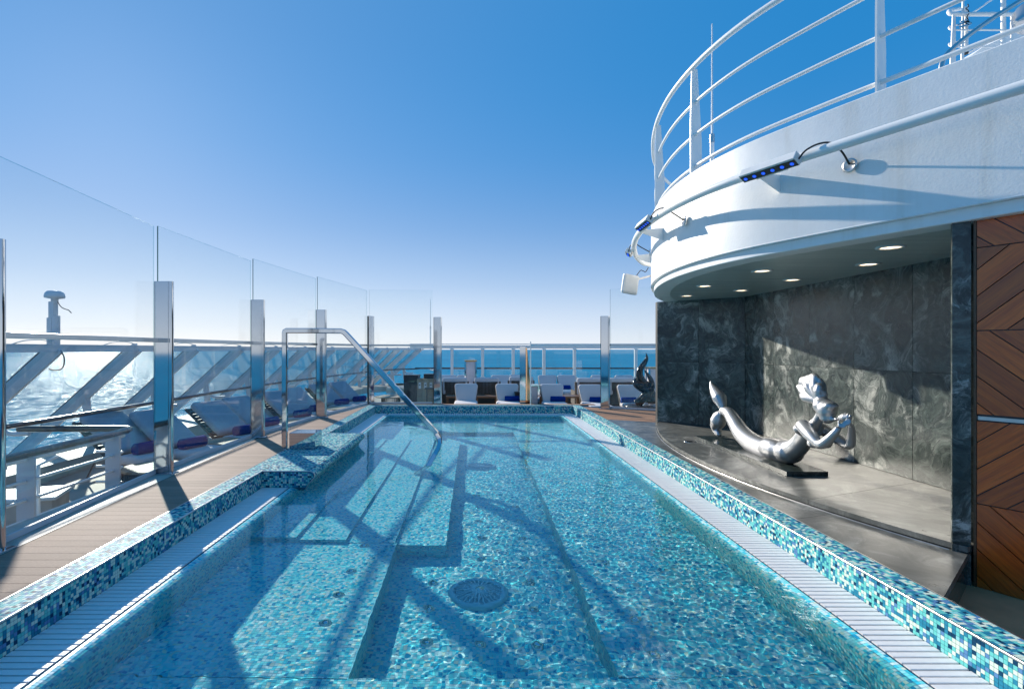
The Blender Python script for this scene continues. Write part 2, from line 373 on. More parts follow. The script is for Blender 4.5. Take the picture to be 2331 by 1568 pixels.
# ------------------------------------------------------------ sea and decks
SEA_Z = -26
s = MB(); s.add([(-40000, -3000, SEA_Z), (40000, -3000, SEA_Z), (40000, 50000, SEA_Z), (-40000, 50000, SEA_Z)], [(0, 1, 2, 3)])
s.build('sea', 'sea_water', kind='structure')

G = [Vector(p) for p in ((-3.84, 1.0), (-3.86, 3.98), (-3.87, 6.40), (-3.80, 9.05), (-3.46, 11.6), (-2.86, 14.42))]   # line of the left glass screens
LOW = -.45
lo = MB(); lo.prism([(-7.2, -3), (-3.9, -3), (-3.9, 6.4), (-3.83, 9.05), (-3.49, 11.6), (-2.9, 14.5), (-1.1, 14.62), (3.3, 14.62), (3.45, 13.5), (7, 12.4), (9, 13), (9, 23.2), (-3.6, 23.2), (-6.2, 17), (-7.2, 10)], LOW - .3, LOW)
lo.build('lounge_deck', 'lounge_deck', kind='structure')

def clip(poly, a, b, c):
    """keep a*x + b*y <= c"""
    out = []
    for i in range(len(poly)):
        p, q = poly[i], poly[(i + 1) % len(poly)]; dp = a * p[0] + b * p[1] - c; dq = a * q[0] + b * q[1] - c
        if dp <= 0: out.append(p)
        if (dp < 0 < dq) or (dq < 0 < dp):
            t = dp / (dp - dq); out.append((p[0] + (q[0] - p[0]) * t, p[1] + (q[1] - p[1]) * t))
    return out
def gx(y):   # glass line X at depth y
    for a, b in zip(G, G[1:]):
        if a.y <= y <= b.y: return a.x + (b.x - a.x) * (y - a.y) / (b.y - a.y)
    return G[0].x if y < G[0].y else G[-1].x
def curb_x(y): return gx(y) + max(.10, .47 - .048 * (y - 2.6)) if y < 9 else gx(y) + .12
dk = empty('pool_deck', (0, 0, 0), kind='structure')
b = MB()
left = [(-3.95, -3), (XL - .212, -3), (XL - .212, 14.2), (XR + .212, 14.2), (XR + .212, 11.0), (5.3, 11), (5.6, 12.1), (3.42, 13.42), (3.3, 14.62), (-1.1, 14.62), (-2.9, 14.5), (-3.49, 11.6), (-3.83, 9.05), (-3.9, 6.4)]
b.prism(left, -.5, -.024); b.box(-3.95, 7, -3, YN - .02, -.6, -.024)
b.build('deck_base', 'trough_blue', dk)
cu = MB()
ys = [0.0 + .3 * i for i in range(49)]
pl = [(gx(y) - .06, y) for y in ys] + [(curb_x(y) - .003, y) for y in reversed(ys)]
for i in range(len(ys) - 1):
    y0, y1 = ys[i], ys[i + 1]
    cu.add([(gx(y0) - .06, y0, .004), (curb_x(y0) - .003, y0, .002), (curb_x(y1) - .003, y1, .002), (gx(y1) - .06, y1, .004)], [(0, 1, 2, 3)])
    cu.add([(gx(y0) - .06, y0, -.5), (gx(y0) - .06, y0, .004), (gx(y1) - .06, y1, .004), (gx(y1) - .06, y1, -.5)], [(0, 1, 2, 3)])
cu.build('waterway_strip', 'cream_curb', dk)
y = 2.0; i = 0
while y < 14.1:
    x0 = curb_x(y + .06); x1 = XL - .214; y1 = min(y + .1225, 14.3)
    p = MB(); xa, xb = curb_x(y), curb_x(y + .12)
    mx_ = (x0 + x1) / 2; my = y + .06
    vs = [(xa - mx_, y - my, -.024), (x1 - mx_, y - my, -.024), (x1 - mx_, y1 - my, -.024), (xb - mx_, y1 - my, -.024)]; vt = [(q[0], q[1], -.0005) for q in vs]
    p.add(vs + vt, [(4, 5, 6, 7), (0, 1, 5, 4), (1, 2, 6, 5), (2, 3, 7, 6), (3, 0, 4, 7)])
    o = p.build('plank', 'deck_planks', dk); o.location = (mx_, my, 0); y += .126; i += 1
# planks of the far right corner and behind the far wall
y = 10.62
while y < 14.5:
    poly = [(XR + .214, y), (6, y), (6, y + .122), (XR + .214, y + .122)] if y < 14.2 else [(-2.9, y), (3.3, y), (3.3, y + .122), (-2.9, y + .122)]
    poly = clip(poly, -(-.58) * -1, -1.0, -11.25 - .58 * 2.86 + 0) if False else poly
    if y < 14.2:
        poly = clip(poly, -.50, -1, -(11.25 + .50 * 2.94)); 
        poly = clip(poly, .62, 1, 13.42 + .62 * 3.42) if len(poly) > 2 else poly
    if len(poly) > 2:
        cx_ = sum(q[0] for q in poly) / len(poly); cy_ = y + .06
        p = MB().prism([(q[0] - cx_, q[1] - cy_) for q in poly], -.024, -.0005)
        o = p.build('plank', 'deck_planks_warm', dk); o.location = (cx_, cy_, 0)
    y += .126
b = MB(); b.prism([(2.80, -1), (9, -1), (9, 4.5), (3.62, 4.2), (2.86, 3.4)], -.30, -.235); 
b.build('lower_deck_floor', 'bronze_deck', kind='structure')
# dark mark on the bronze floor
mk = MB()
def strip2(mb, a, c, w, z=-.2335):
    a, c = Vector(a), Vector(c); d = (c - a).normalized(); n = Vector((-d.y, d.x)) * w / 2
    mb.add([(*(a - n), z), (*(c - n), z), (*(c + n), z), (*(a + n), z)], [(0, 1, 2, 3)])
strip2(mk, (3.32, 2.93), (3.55, 3.13), .035); strip2(mk, (3.53, 3.125), (3.95, 2.80), .02); strip2(mk, (3.45, 3.02), (3.95, 2.93), .025)
mk.build('floor_marking', 'dark_metal', label='black painted marking on the brown floor in the bottom corner by the teak wall', cat='marking')

# ------------------------------------------------------------ marble terrace
CC, CR = (2.975 + 8.5, 7.1), 8.5
def arc(r, y0, y1, n=36):
    out = []
    for k in range(n + 1):
        y = y0 + (y1 - y0) * k / n; out.append((CC[0] - math.sqrt(r * r - (y - CC[1]) ** 2), y))
    return out
ter = empty('marble_terrace', (0, 0, 0), kind='structure')
def slabs(poly, cuts, z0, z1, mat, gap=.004):
    pieces = [poly]
    for (a, b_, c_) in cuts:
        L = math.hypot(a, b_); nxt = []
        for p in pieces:
            for q in (clip(p, a, b_, c_ - gap / 2 * L), clip(p, -a, -b_, -c_ - gap / 2 * L)):
                if len(q) > 2: nxt.append(q)
        pieces = nxt
    for p in pieces:
        cx_ = sum(q[0] for q in p) / len(p); cy_ = sum(q[1] for q in p) / len(p)
        o = MB().prism([(q[0] - cx_, q[1] - cy_) for q in p], z0, z1).build('marble_slab', mat, ter); o.location = (cx_, cy_, 0)
low = [(XR + .214, 3.20), (3.62, 3.862), (4.4, 4.55)] + [(x + .25, y) for x, y in arc(CR, 4.6, 10.3, 14)] + [(4.1, 10.52), (3.75, 10.845), (XR + .214, 11.29)]
slabs(low, [(-.35, 1, 4.75 - .35 * 3.1), (-.2, 1, 6.6), (0, 1, 8.8)], -.05, 0.0, 'marble_step')
MB().prism([(x, y) for x, y in low[:1]] + [(3.615, 3.866), (4.4, 4.56), (4.4, 10), (3.7, 10.8), (XR + .214, 11.2)], -.30, -.052).build('terrace_base', 'marble_plinth', ter)
up = arc(CR, 3.80, 10.62, 40)[::-1]
up = [(3.675, 10.62), (5.0, 9.42), (5.0, 3.95), (3.7, 3.80)][::-1] + up[1:] if False else arc(CR, 3.86, 10.50, 40) 
up_poly = list(reversed(up)) + [(4.98, 4.5)] + [(4.98, 9.35)]
up_poly = up_poly[::1]
# counter-clockwise order for the slab clipper
def ccw(p):
    a = sum(p[i][0] * p[(i + 1) % len(p)][1] - p[(i + 1) % len(p)][0] * p[i][1] for i in range(len(p))); return p if a > 0 else p[::-1]
slabs(ccw([(x, y) for x, y in up_poly]), [(-.42, 1, 5.05 - .42 * 3.3 + .05), (-.1, 1, 6.75), (0, 1, 8.3)], .012, .055, 'marble_floor')
slabs(ccw([(x + .012, y) for x, y in up] + [(4.97, 9.33), (4.97, 4.5)]), [], .0005, .0115, 'marble_gap')
# thin metal line inlaid along the upper edge
MB().tube([(x - .018, y, .001) for x, y in arc(CR, 3.95, 10.4, 40)], .004, 6).build('step_trim', 'brushed_steel', ter)
# small floor drain
dr = empty('floor_drain', (3.38, 8.25, .0555), label='small round brass floor drain in the marble behind the mermaid tail', cat='drain')
MB().lathe([(.09, 0), (.09, .003), (.0, .003)], 20).build('drain_plate', 'brushed_steel', dr)
g_ = MB()
for k in range(-3, 4): g_.box(-.06, .06, k * .02 - .004, k * .02 + .004, .0035, .005)
g_.build('drain_slots', 'dark_metal', dr)

# back wall of the niche
wall = empty('marble_wall', (4.87, 7, 0), label='dark green marble wall of large veined panels behind the silver mermaid', cat='wall')
def wall_run(a, bpt, n, zs, thick=.02):
    a, bpt = Vector(a), Vector(bpt); d = (bpt - a); L = d.length / n; d.normalize(); ang = math.atan2(d.y, d.x)
    for i in range(n):
        for z0, z1 in zip(zs, zs[1:]):
            p = a + d * (i + .5) * L
            o = MB().box(-L / 2 + .003, L / 2 - .003, 0, thick, z0 + .003, z1 - .003).build('panel', 'marble_wall', wall)
            o.location = (p.x - 4.87, p.y - 7, random.uniform(-.0005, .0005)); o.rotation_euler = (0, 0, ang)
ZS = [.057, 1.25, 2.45]
wall_run((4.87, 9.45), (4.87, 4.05), 6, ZS)
wall_run((3.675, 10.55), (4.868, 9.452), 2, ZS)
# (panels face the pool; their backing is one dark core)
core = MB().prism([(3.69, 10.58), (4.885, 9.475), (4.895, 4.0), (5.3, 4.0), (5.3, 9.8), (3.95, 10.9), (3.70, 10.72)], -.3, 2.45)
core.v = [(x - 4.87, y - 7, z) for x, y, z in core.v]; core.build('wall_core', 'marble_gap', wall)
pr = empty('marble_pier', (3.61, 3.90, 0), label='narrow blue-black marble pier standing between the niche and the teak wall', cat='pillar')
ang = math.atan2(-.06, .09)
Mz = Matrix.Rotation(ang, 4, 'Z')
MB().box(-.052, .052, 0, .05, -.235, .055, Mz).build('foot', 'marble_plinth', pr); MB().box(-.052, .052, 0, .05, .058, 1.32, Mz).build('panel', 'marble_wall', pr); MB().box(-.052, .052, 0, .05, 1.323, 2.44, Mz).build('panel', 'marble_wall', pr)

# teak wall
TA = Vector((3.672, 3.862)); TD = Vector((.525, -.851)).normalized(); TL = 1.5
tw = empty('teak_wall', (TA.x, TA.y, 0), math.atan2(TD.y, TD.x), label='reddish teak wall with chevron boards beside the marble niche', cat='wall')
bays = [(-.235, .375, -1), (.375, .98, 1), (1.025, 1.636, -1), (1.636, 2.24, 1), (2.24, 2.86, -1)]
for z0, z1, sg in bays:
    rect = [(0.012, z0 + .004), (TL, z0 + .004), (TL, z1 - .004), (0.012, z1 - .004)]
    k0 = z0 - 2 if sg > 0 else z0 - .4
    sp = .195; k = -14
    while k < 26:
        c0 = z0 + k * sp + (.05 if sg > 0 else .1); c1 = c0 + sp - .010
        # strip between z = sg*.9*u + c0 and + c1
        p = clip(rect, sg * .9, -1, -c0); p = clip(p, -sg * .9, 1, c1) if len(p) > 2 else p
        if len(p) > 2:
            cu_, cz = sum(q[0] for q in p) / len(p), sum(q[1] for q in p) / len(p)
            a_ = math.atan(sg * .9); ca, sa = math.cos(-a_), math.sin(-a_)
            # local x runs along the board so the grain follows it
            lp = [((q[0] - cu_) * ca - (q[1] - cz) * sa, (q[0] - cu_) * sa + (q[1] - cz) * ca) for q in p]
            n = len(lp); vs = [(x, 0.0, zz) for x, zz in lp] + [(x, .02, zz) for x, zz in lp]
            mb = MB().add(vs, [tuple(range(n)), tuple(reversed(range(n, 2 * n)))] + [(i, n + i, n + (i + 1) % n, (i + 1) % n) for i in range(n)])
            o = mb.build('board', 'teak_cladding', tw); o.location = (cu_, 0, cz); o.rotation_euler = (0, -a_, 0)
        k += 1
MB().box(0, TL, .021, .3, -.30, 2.9).build('wall_core', 'dark_metal', tw)
MB().box(-.16, -.008, .10, .3, -.30, 2.44).build('return_core', 'marble_plinth', tw)
MB().box(.012, TL, .012, .0205, .986, 1.012).build('mirror_strip', 'brushed_steel', tw)
MB().box(-.006, .010, -.004, .3, -.235, 2.44).build('edge_trim', 'teak_table', tw)

# ------------------------------------------------------------ the pool
P = .0235; GAP = .0025; LIFT = .0016

WATER_Z = -.210
class Tiles:
    def __init__(s): s.c = []; s.u = []; s.v = []; s.n = []; s.hu = []; s.hv = []
    def sheet(s, o, U, V, nu, nv, keep=None, pu=P, pv=P):
        o, U, V = Vector(o), Vector(U).normalized(), Vector(V).normalized(); N = U.cross(V)
        a, b = np.meshgrid(np.arange(nu) + .5, np.arange(nv) + .5, indexing='ij')
        c = np.array(o)[None] + a.reshape(-1, 1) * pu * np.array(U) + b.reshape(-1, 1) * pv * np.array(V) + np.array(N) * LIFT
        if keep is not None: c = c[keep(c)]
        k = len(c); s.c.append(c)
        for lst, q in ((s.u, U), (s.v, V), (s.n, N)): lst.append(np.repeat(np.array(q)[None], k, 0))
        s.hu.append(np.full(k, (pu - GAP) / 2)); s.hv.append(np.full(k, (pv - GAP) / 2))
    def arrays(s):
        return [np.concatenate(q) for q in (s.c, s.u, s.v, s.n, s.hu, s.hv)]
def tile_quads(c, u, v, n, hu, hv, skirt):
    hu = hu[:, None]; hv = hv[:, None]
    a, b, d, e = c - u * hu - v * hv, c + u * hu - v * hv, c + u * hu + v * hv, c - u * hu + v * hv
    q = [np.stack([a, b, d, e], 1)]
    if skirt:
        k = n * LIFT
        for p0, p1 in ((a, b), (b, d), (d, e), (e, a)): q.append(np.stack([p0 - k, p1 - k, p1, p0], 1))
    return np.concatenate(q)

pool = empty('pool_basin', (0, 0, 0), kind='structure')
dry, wet = Tiles(), Tiles()
# --- left coping: top and face (interrupted by the wide platform)
PY0, PY1, PX = 6.5, 9.45, -1.95
nY = lambda a, b: int((b - a) / P)
dry.sheet((XL - .198, YN, 0), (1, 0, 0), (0, 1, 0), 8, nY(YN, YF + .2), pu=.0240)
for a, b in ((YN, PY0), (PY1, YF)):
    dry.sheet((XL, a, -.203), (0, 1, 0), (0, 0, 1), nY(a, b), 8)
# --- right coping
dry.sheet((XR + .006, YN, 0), (1, 0, 0), (0, 1, 0), 8, nY(YN, YF + .2), pu=.0240)
dry.sheet((XR, YF, -.203), (0, -1, 0), (0, 0, 1), nY(YN, YF), 8)
# --- far coping
dry.sheet((XL, YF, -.203), (1, 0, 0), (0, 0, 1), nY(XL, XR), 8)
dry.sheet((XL, YF + .006, 0), (1, 0, 0), (0, 1, 0), nY(XL, XR), 8, pv=.0240)
# --- wide platform: top, rolled edge, underside, end faces
prof = [(-2.03, 0), (-2.008, -.002), (-1.986, -.010), (-1.968, -.024), (-1.958, -.045), (-1.959, -.067), (-1.971, -.088), (-1.992, -.110),
        (-2.010, -.131), (-2.027, -.150), (-2.042, -.172), (-2.055, -.194), (-2.066, -.216), (-2.075, -.240)]
for i in range(len(prof) - 1):
    (x0, z0), (x1, z1) = prof[i], prof[i + 1]; L = math.hypot(x1 - x0, z1 - z0)
    dry.sheet((x0, PY1, z0), (0, -1, 0), (x1 - x0, 0, z1 - z0), nY(PY0, PY1), 1, pv=L)
dry.sheet((XL + .004, PY0 + .012, 0), (1, 0, 0), (0, 1, 0), int((-2.03 - XL) / P), nY(PY0, PY1) - 1)
def inprof(x, z, m=.012):
    zs = [p[1] for p in prof[4:]][::-1]; xs = [p[0] for p in prof[4:]][::-1]
    xe = np.where(z > -.045, -1.958 - np.maximum(0, z + .035) * .9, np.interp(z, zs, xs))
    return x < xe - m
dry.sheet((XL, PY0, -.20), (1, 0, 0), (0, 0, 1), 30, 8, keep=lambda c: inprof(c[:, 0], c[:, 2]))
dry.sheet((XR - 7, PY1, -.20), (-1, 0, 0), (0, 0, 1), 2, 8, keep=lambda c: c[:, 0] < -9)

bs = MB()
poly = [(XL - .21, -.30), (XL, -.30), (XL, 0), (XL - .21, 0)]
def ybar(mb, poly, y0, y1):          # poly in XZ, counter-clockwise seen from -Y
    n = len(poly); vs = [(x, y, z) for y in (y0, y1) for x, z in poly]
    mb.add(vs, [tuple(range(n)), tuple(reversed(range(n, 2 * n)))] + [(i, n + i, n + (i + 1) % n, (i + 1) % n) for i in range(n)])
ybar(bs, poly, YN, YF + .2)
ybar(bs, [(XR, -.30), (XR + .21, -.30), (XR + .21, 0), (XR, 0)], YN, YF + .2)
bs.box(XL, XR, YF, YF + .2, -.30, 0)
pl = [(XL, -.30), (-2.09, -.30)] + [(x - .0005, z - .0005) for x, z in reversed(prof)] + [(XL, 0)]
ybar(bs, pl, PY0, PY1)
bs.build('coping_body', 'grout', pool)

# --- rim below the gratings and the walls, benches, steps and floor under water
lipL = [(-2.262, -.2035), (-2.240, -.2045), (-2.217, -.209), (-2.196, -.219), (-2.178, -.234), (-2.165, -.254), (-2.158, -.276)]
z = -.276
while z > -.65: z -= P; lipL.append((-2.158, z))
def wall_profile(lip, side):
    for i in range(len(lip) - 1):
        (x0, z0), (x1, z1) = lip[i], lip[i + 1]; L = math.hypot(x1 - x0, z1 - z0)
        if side < 0: wet.sheet((x0, YF - .35, z0), (0, -1, 0), (x1 - x0, 0, z1 - z0), nY(YN, YF - .35), 1, pv=L)
        else: wet.sheet((-x0 + .045, YN, z0), (0, 1, 0), (-x1 + x0, 0, z1 - z0), nY(YN, YF - .35), 1, pv=L)
wall_profile(lipL, -1); wall_profile(lipL, 1)
YW = YF - .36
for i in range(len(lipL) - 1):
    y0 = YW + (-2.262 - lipL[i][0]); z0 = lipL[i][1]; y1 = YW + (-2.262 - lipL[i + 1][0]); z1 = lipL[i + 1][1]; L = math.hypot(y1 - y0, z1 - z0)
    wet.sheet((-2.16, y0, z0), (1, 0, 0), (0, y1 - y0, z1 - z0), nY(-2.16, 2.20), 1, pv=L)
    # (normal comes out pointing to the water)
ug = MB()
def slab(x0, x1, y0, y1, z0, z1, top=True, sides=''):
    ug.box(x0, x1, y0, y1, z1, z0)
    if top: wet.sheet((x0, y0, z0), (1, 0, 0), (0, 1, 0), max(1, round((x1 - x0) / P)), max(1, round((y1 - y0) / P)))
    nz = max(1, round((z0 - z1) / P))
    if 'r' in sides: wet.sheet((x1, y0, z1), (0, 1, 0), (0, 0, 1), nY(y0, y1), nz)
    if 'l' in sides: wet.sheet((x0, y1, z1), (0, -1, 0), (0, 0, 1), nY(y0, y1), nz)
    if 'f' in sides: wet.sheet((x0, y0, z1), (1, 0, 0), (0, 0, 1), nY(x0, x1), nz)
    if 'b' in sides: wet.sheet((x1, y1, z1), (-1, 0, 0), (0, 0, 1), nY(x0, x1), nz)
BZ, FZ = -.66, -.98
slab(-2.16, -.74, 3.1, 5.1, BZ, FZ - .05, sides='r')
slab(-2.16, 2.205, YN, 3.1, BZ, FZ - .05, sides='b')
slab(.86, 2.205, 3.1, 11.4, BZ, FZ - .05, sides='l')
slab(-2.16, -1.72, 5.1, 10.4, -.52, FZ - .05, sides='rf')
slab(-1.72, -1.24, 5.1, 10.4, -.58, FZ - .05, sides='rf')
slab(-1.24, -.76, 5.1, 10.4, -.645, FZ - .05, sides='rf')
slab(-.76, -.27, 5.1, 10.4, -.71, FZ - .05, sides='rf')
slab(-2.16, 2.205, 11.4, YW + .06, BZ, FZ - .05, sides='f')
slab(-2.16, -.74, 10.4, 11.4, BZ, FZ - .05, sides='r')
slab(-.74, .86, 3.1, 5.1, FZ, FZ - .1); slab(-.27, .86, 5.1, 11.4, FZ, FZ - .1); slab(-.74, -.27, 10.4, 11.4, FZ, FZ - .1)
# grout shell of the walls
def shell(pts, y0, y1, off):
    vs = []; fs = []
    for y in (y0, y1): vs += [(x, y, zz) for x, zz in pts]
    n = len(pts); ug.add(vs, [(i, i + 1, n + i + 1, n + i) for i in range(n - 1)], False)
shell([(x - .0008, zz - .0008) for x, zz in lipL], YN, YW + .1, 0)
shell([(-x + .045 + .0008, zz - .0008) for x, zz in lipL], YN, YW + .1, 0)
vs = [(x, YW + (-2.262 - a) + .0008, b - .0008) for x in (-2.26, 2.31) for a, b in lipL]; n = len(lipL)
ug.add(vs, [(i, i + 1, n + i + 1, n + i) for i in range(n - 1)])
ug.box(-2.3, 2.35, YN - .05, YN, -1.3, -.19)
ug.build('basin_body', 'grout_light', pool)
# troughs under the gratings
tr = MB()
tr.box(XL, -2.262, YN, YF, -.31, -.245); tr.box(2.307, XR, YN, YF, -.31, -.245); tr.box(-2.262, 2.307, YW + .002, YF, -.31, -.245)
tr.box(-2.272, -2.2625, YN, YW, -.245, -.2015); tr.box(2.3075, 2.317, YN, YW, -.245, -.2015); tr.box(-2.262, 2.307, YW + .002, YW + .01, -.245, -.2015)
tr.build('overflow_trough', 'trough_blue', pool)

c, u, v, n_, hu, hv = dry.arrays()
tone = rng.random(len(c))
area = np.where(np.abs(n_[:, 0]) > .5, np.abs(c[:, 0]), CAM_H) / np.maximum(c[:, 1], .1) ** 3
sx = 1078 + 1200 * c[:, 0] / c[:, 1]; sy = 795 + 1200 * (CAM_H - c[:, 2]) / c[:, 1]
inside = (sx > 0) & (sx < 2331) & (sy < 1560) & (c[:, 1] > 1)
order = np.argsort(-area * inside)[:300]; big = np.zeros(len(c), bool); big[order] = True
quads('mosaic_tiles', tile_quads(c[~big], u[~big], v[~big], n_[~big], hu[~big], hv[~big], True), 'mosaic_glass', np.tile(tone[~big], 5), pool, kind='stuff')
TM = []
for k in range(12):
    q = tile_quads(np.zeros((1, 3)), np.array([[1., 0, 0]]), np.array([[0, 1., 0]]), np.array([[0, 0, 1.]]), np.array([(P - GAP) / 2]), np.array([(P - GAP) / 2]), True)
    me = bpy.data.meshes.new('tile'); me.from_pydata(q.reshape(-1, 3).tolist(), [], [tuple(range(4 * i, 4 * i + 4)) for i in range(5)])
    a = me.attributes.new('tone', 'FLOAT', 'FACE'); a.data.foreach_set('value', np.full(5, (k + .5) / 12, 'f')); me.materials.append(M('mosaic_glass')); TM.append(me)
for i in order:
    m4 = Matrix((Vector(u[i]), Vector(v[i]), Vector(n_[i]))).transposed().to_4x4(); m4.translation = Vector(c[i])
    inst('tile', TM[int(tone[i] * 12) % 12], pool, mat4=m4)
c, u, v, n_, hu, hv = wet.arrays()
quads('basin_tiles', tile_quads(c, u, v, n_, hu, hv, False), 'mosaic_basin', rng.random(len(c)), pool, kind='stuff')
for o in pool.children:
    if o.name in ('basin_tiles', 'basin_body'): o.cycles.is_caustics_receiver = True

# --- metal trims
t = MB()
for x, y0, y1 in ((XL, YN, PY0), (XL, PY1, YF), (XR, YN, YF)):
    t.tube([(x, y0, -.004), (x, y1, -.004)], .0085, 8)
t.tube([(XL, YF, -.004), (XR, YF, -.004)], .0085, 8)
t.tube([(XL, PY0, -.004)] + [(x + .001, PY0, z - .001) for x, z in prof], .0075, 8)
t.tube([(XL, PY1, -.004), (-2.03, PY1, -.003)] + [(x + .001, PY1, z - .001) for x, z in prof[1:8]], .0075, 8)
t.box(XL - .212, XL - .204, YN, YF + .2, -.02, .003); t.box(XR + .203, XR + .211, YN, YF + .2, -.02, .003)
t.build('coping_trim', 'brushed_steel', pool)
# --- gratings
slat_me = {}
def grating(cx, L, axis, a, b, label):
    mid = Vector((cx, (a + b) / 2, -.2)) if axis == 'y' else Vector(((a + b) / 2, cx, -.2))
    g = empty('overflow_grating', mid, label=label, category='pool grating', group='overflow gratings round the pool'); g['category'] = 'pool grating'
    key = (round(L, 3), axis)
    if key not in slat_me:
        s = MB(); w, h = .0232, .011
        pts = [(-w, -h), (w, -h), (w, -.002), (w - .003, 0), (-w + .003, 0), (-w, -.002)]
        vs = [(x, y, z) for x in (-L / 2, L / 2) for y, z in pts]
        s.add(vs, [(0, 5, 4, 3, 2, 1), (6, 7, 8, 9, 10, 11)] + [(i, (i + 1) % 6, 6 + (i + 1) % 6, 6 + i) for i in range(6)])
        if axis == 'x': s.v = [(-q[1], q[0], q[2]) for q in s.v]
        slat_me[key] = s.mesh('slat', 'grating_plastic')
    n = int((b - a) / .057)
    for i in range(n):
        p = -(b - a) / 2 + (i + .5) * (b - a) / n
        o = inst('slat', slat_me[key], g, (0, p, 0) if axis == 'y' else (p, 0, 0))
        o.location.z += random.uniform(-.0008, .0008)
    return g
grating((XL - 2.272) / 2, .325, 'y', 1.6, PY0, 'pale lilac slatted grating along the near left edge, up to the mosaic platform')
grating((XL - 2.272) / 2, .325, 'y', PY1, YF - .01, 'pale slatted grating on the far left between the mosaic platform and the far pool wall')
grating((XR + 2.317) / 2, .31, 'y', 1.6, YF - .36, 'long white slatted overflow grating along the right edge beside the marble terrace')
grating(YF - .18, .33, 'x', -2.25, 2.63, 'short slatted grating crossing the far end of the pool below the far tiled wall')

# --- water
nx, ny = 400, 1000
X = np.linspace(-2.2600, 2.3060, nx + 1); Y = YN + (YW + .0 - YN) * (np.linspace(0, 1, ny + 1) ** 1.25)
gx, gy = np.meshgrid(X, Y, indexing='ij'); wz = np.zeros_like(gx)
wr = np.random.default_rng(3)
for k in range(56):
    lam = .052 * (1.0 + 13 * wr.random() ** 2.6); a = wr.random() * 2 * math.pi; kk = 2 * math.pi / lam; sl_ = .0060 if lam > .2 else .0085
    amp = sl_ / kk
    env = .35 + .65 * np.exp(-((gx + 1.6 + wr.normal() * .4) ** 2) / 1.4 - ((gy - 2.9) ** 2) / 3.0) if k % 3 == 0 else (.35 + .65 / (1 + (gy / 7.0) ** 3))
    env = env * (.22 + .98 / (1 + np.exp(-(gx - .1 + .06 * gy) * 2.2)))
    wz += amp * env * np.sin(kk * (gx * math.cos(a) + gy * math.sin(a)) + wr.random() * 6.28)
for cx_, cy_, am in ((-1.55, 2.6, .0004), (-1.9, 3.1, .0003), (-1.2, 3.2, .0003)):          # rings spreading near the left corner
    rr = np.hypot(gx - cx_, gy - cy_); wz += am * np.sin(2 * math.pi * rr / .085) * np.exp(-(rr / .55) ** 2)
V = np.stack([gx, gy, WATER_Z + wz], -1)
me = bpy.data.meshes.new('pool_water'); ii = np.arange((nx + 1) * (ny + 1)).reshape(nx + 1, ny + 1)
F = np.stack([ii[:-1, :-1], ii[1:, :-1], ii[1:, 1:], ii[:-1, 1:]], -1).reshape(-1, 4)
me.vertices.add(V.size // 3); me.vertices.foreach_set('co', V.reshape(-1).astype('f'))
me.loops.add(F.size); me.loops.foreach_set('vertex_index', F.reshape(-1).astype('i'))
me.polygons.add(len(F)); me.polygons.foreach_set('loop_start', np.arange(0, F.size, 4, dtype='i')); me.update(calc_edges=True)
me.polygons.foreach_set('use_smooth', np.ones(len(F), bool)); me.materials.append(M('pool_water'))
w = bpy.data.objects.new('pool_water', me); link(w); tag(w, kind='structure'); w.cycles.is_caustics_caster = True

# ------------------------------------------------------------ curved superstructure over the niche
C0 = [(5.3, .6), (4.75, 1.6), (4.25, 2.55), (3.72, 3.52), (3.36, 4.2), (3.06, 4.8), (2.78, 5.45), (2.63, 6.08), (2.585, 6.75), (2.63, 7.4), (2.76, 8.1), (2.98, 8.85), (3.32, 9.7), (3.85, 10.6), (4.7, 11.6), (5.9, 12.5), (7.3, 13.1)]
CU = [p.to_2d() for p in catmull([(x, y, 0) for x, y in C0], .12)]
def off(d):       # curve offset outward (towards the pool) by d
    out = []
    for i, p in enumerate(CU):
        t = (CU[min(i + 1, len(CU) - 1)] - CU[max(i - 1, 0)]).normalized(); out.append(p + Vector((-t.y, t.x)) * d)
    return out
def at_len(pts, ratio_y):
    return min(pts, key=lambda p: abs(p.y - ratio_y))
sup = empty('superstructure', (4.5, 6.5, 2.44), label='white curved superstructure of the ship overhanging the marble niche', cat='superstructure')
ORG = Vector((4.5, 6.5, 2.44))
def rel(mb, o=ORG): mb.v = [tuple(Vector(p) - o) for p in mb.v]; return mb
def band(prof, mat, name, parent=sup, smooth=True):
    """prof: list of (offset, z)"""
    mb = MB(); rows = [[(p.x, p.y, z) for p in off(d)] for d, z in prof]; n = len(rows[0])
    for r0, r1 in zip(rows, rows[1:]):
        mb.add(r0 + r1, [(i, n + i, n + i + 1, i + 1) for i in range(n - 1)], smooth)
    return rel(mb).build(name, mat, parent)
band([(-.045, 2.53), (0.0, 2.53), (0.004, 2.536), (0, 2.545), (0, 3.40), (0.0, 3.60), (-.004, 3.608), (-.05, 3.61), (-.05, 3.50)], 'hull_paint', 'fascia')
band([(-.30, 2.440), (-.050, 2.438), (-.044, 2.444), (-.044, 2.529)], 'hull_paint', 'lower_lip')
pts = off(-.19); mb = MB(); poly = [(p.x, p.y) for p in pts] + [(9, 13.1), (9, .6)]
n = len(poly); rel(mb.add([(x, y, 2.441) for x, y in poly], [tuple(range(n))])).build('soffit', 'soffit_metal', sup)
mb = MB(); rel(mb.add([(x, y, 3.52) for x, y in [(p.x, p.y) for p in off(-.03)] + [(9, 13.1), (9, .6)]], [tuple(reversed(range(n)))])).build('upper_deck', 'white_paint', sup)
lm = NT('downlight_lamp'); lm.n.remove(lm.b); em = lm.node('ShaderNodeEmission'); em.inputs[0].default_value = (1, .78, .52, 1); em.inputs[1].default_value = 2.2; lm.link(em.outputs[0], lm.out.inputs[0]); MATS['downlight_lamp'] = lm.m
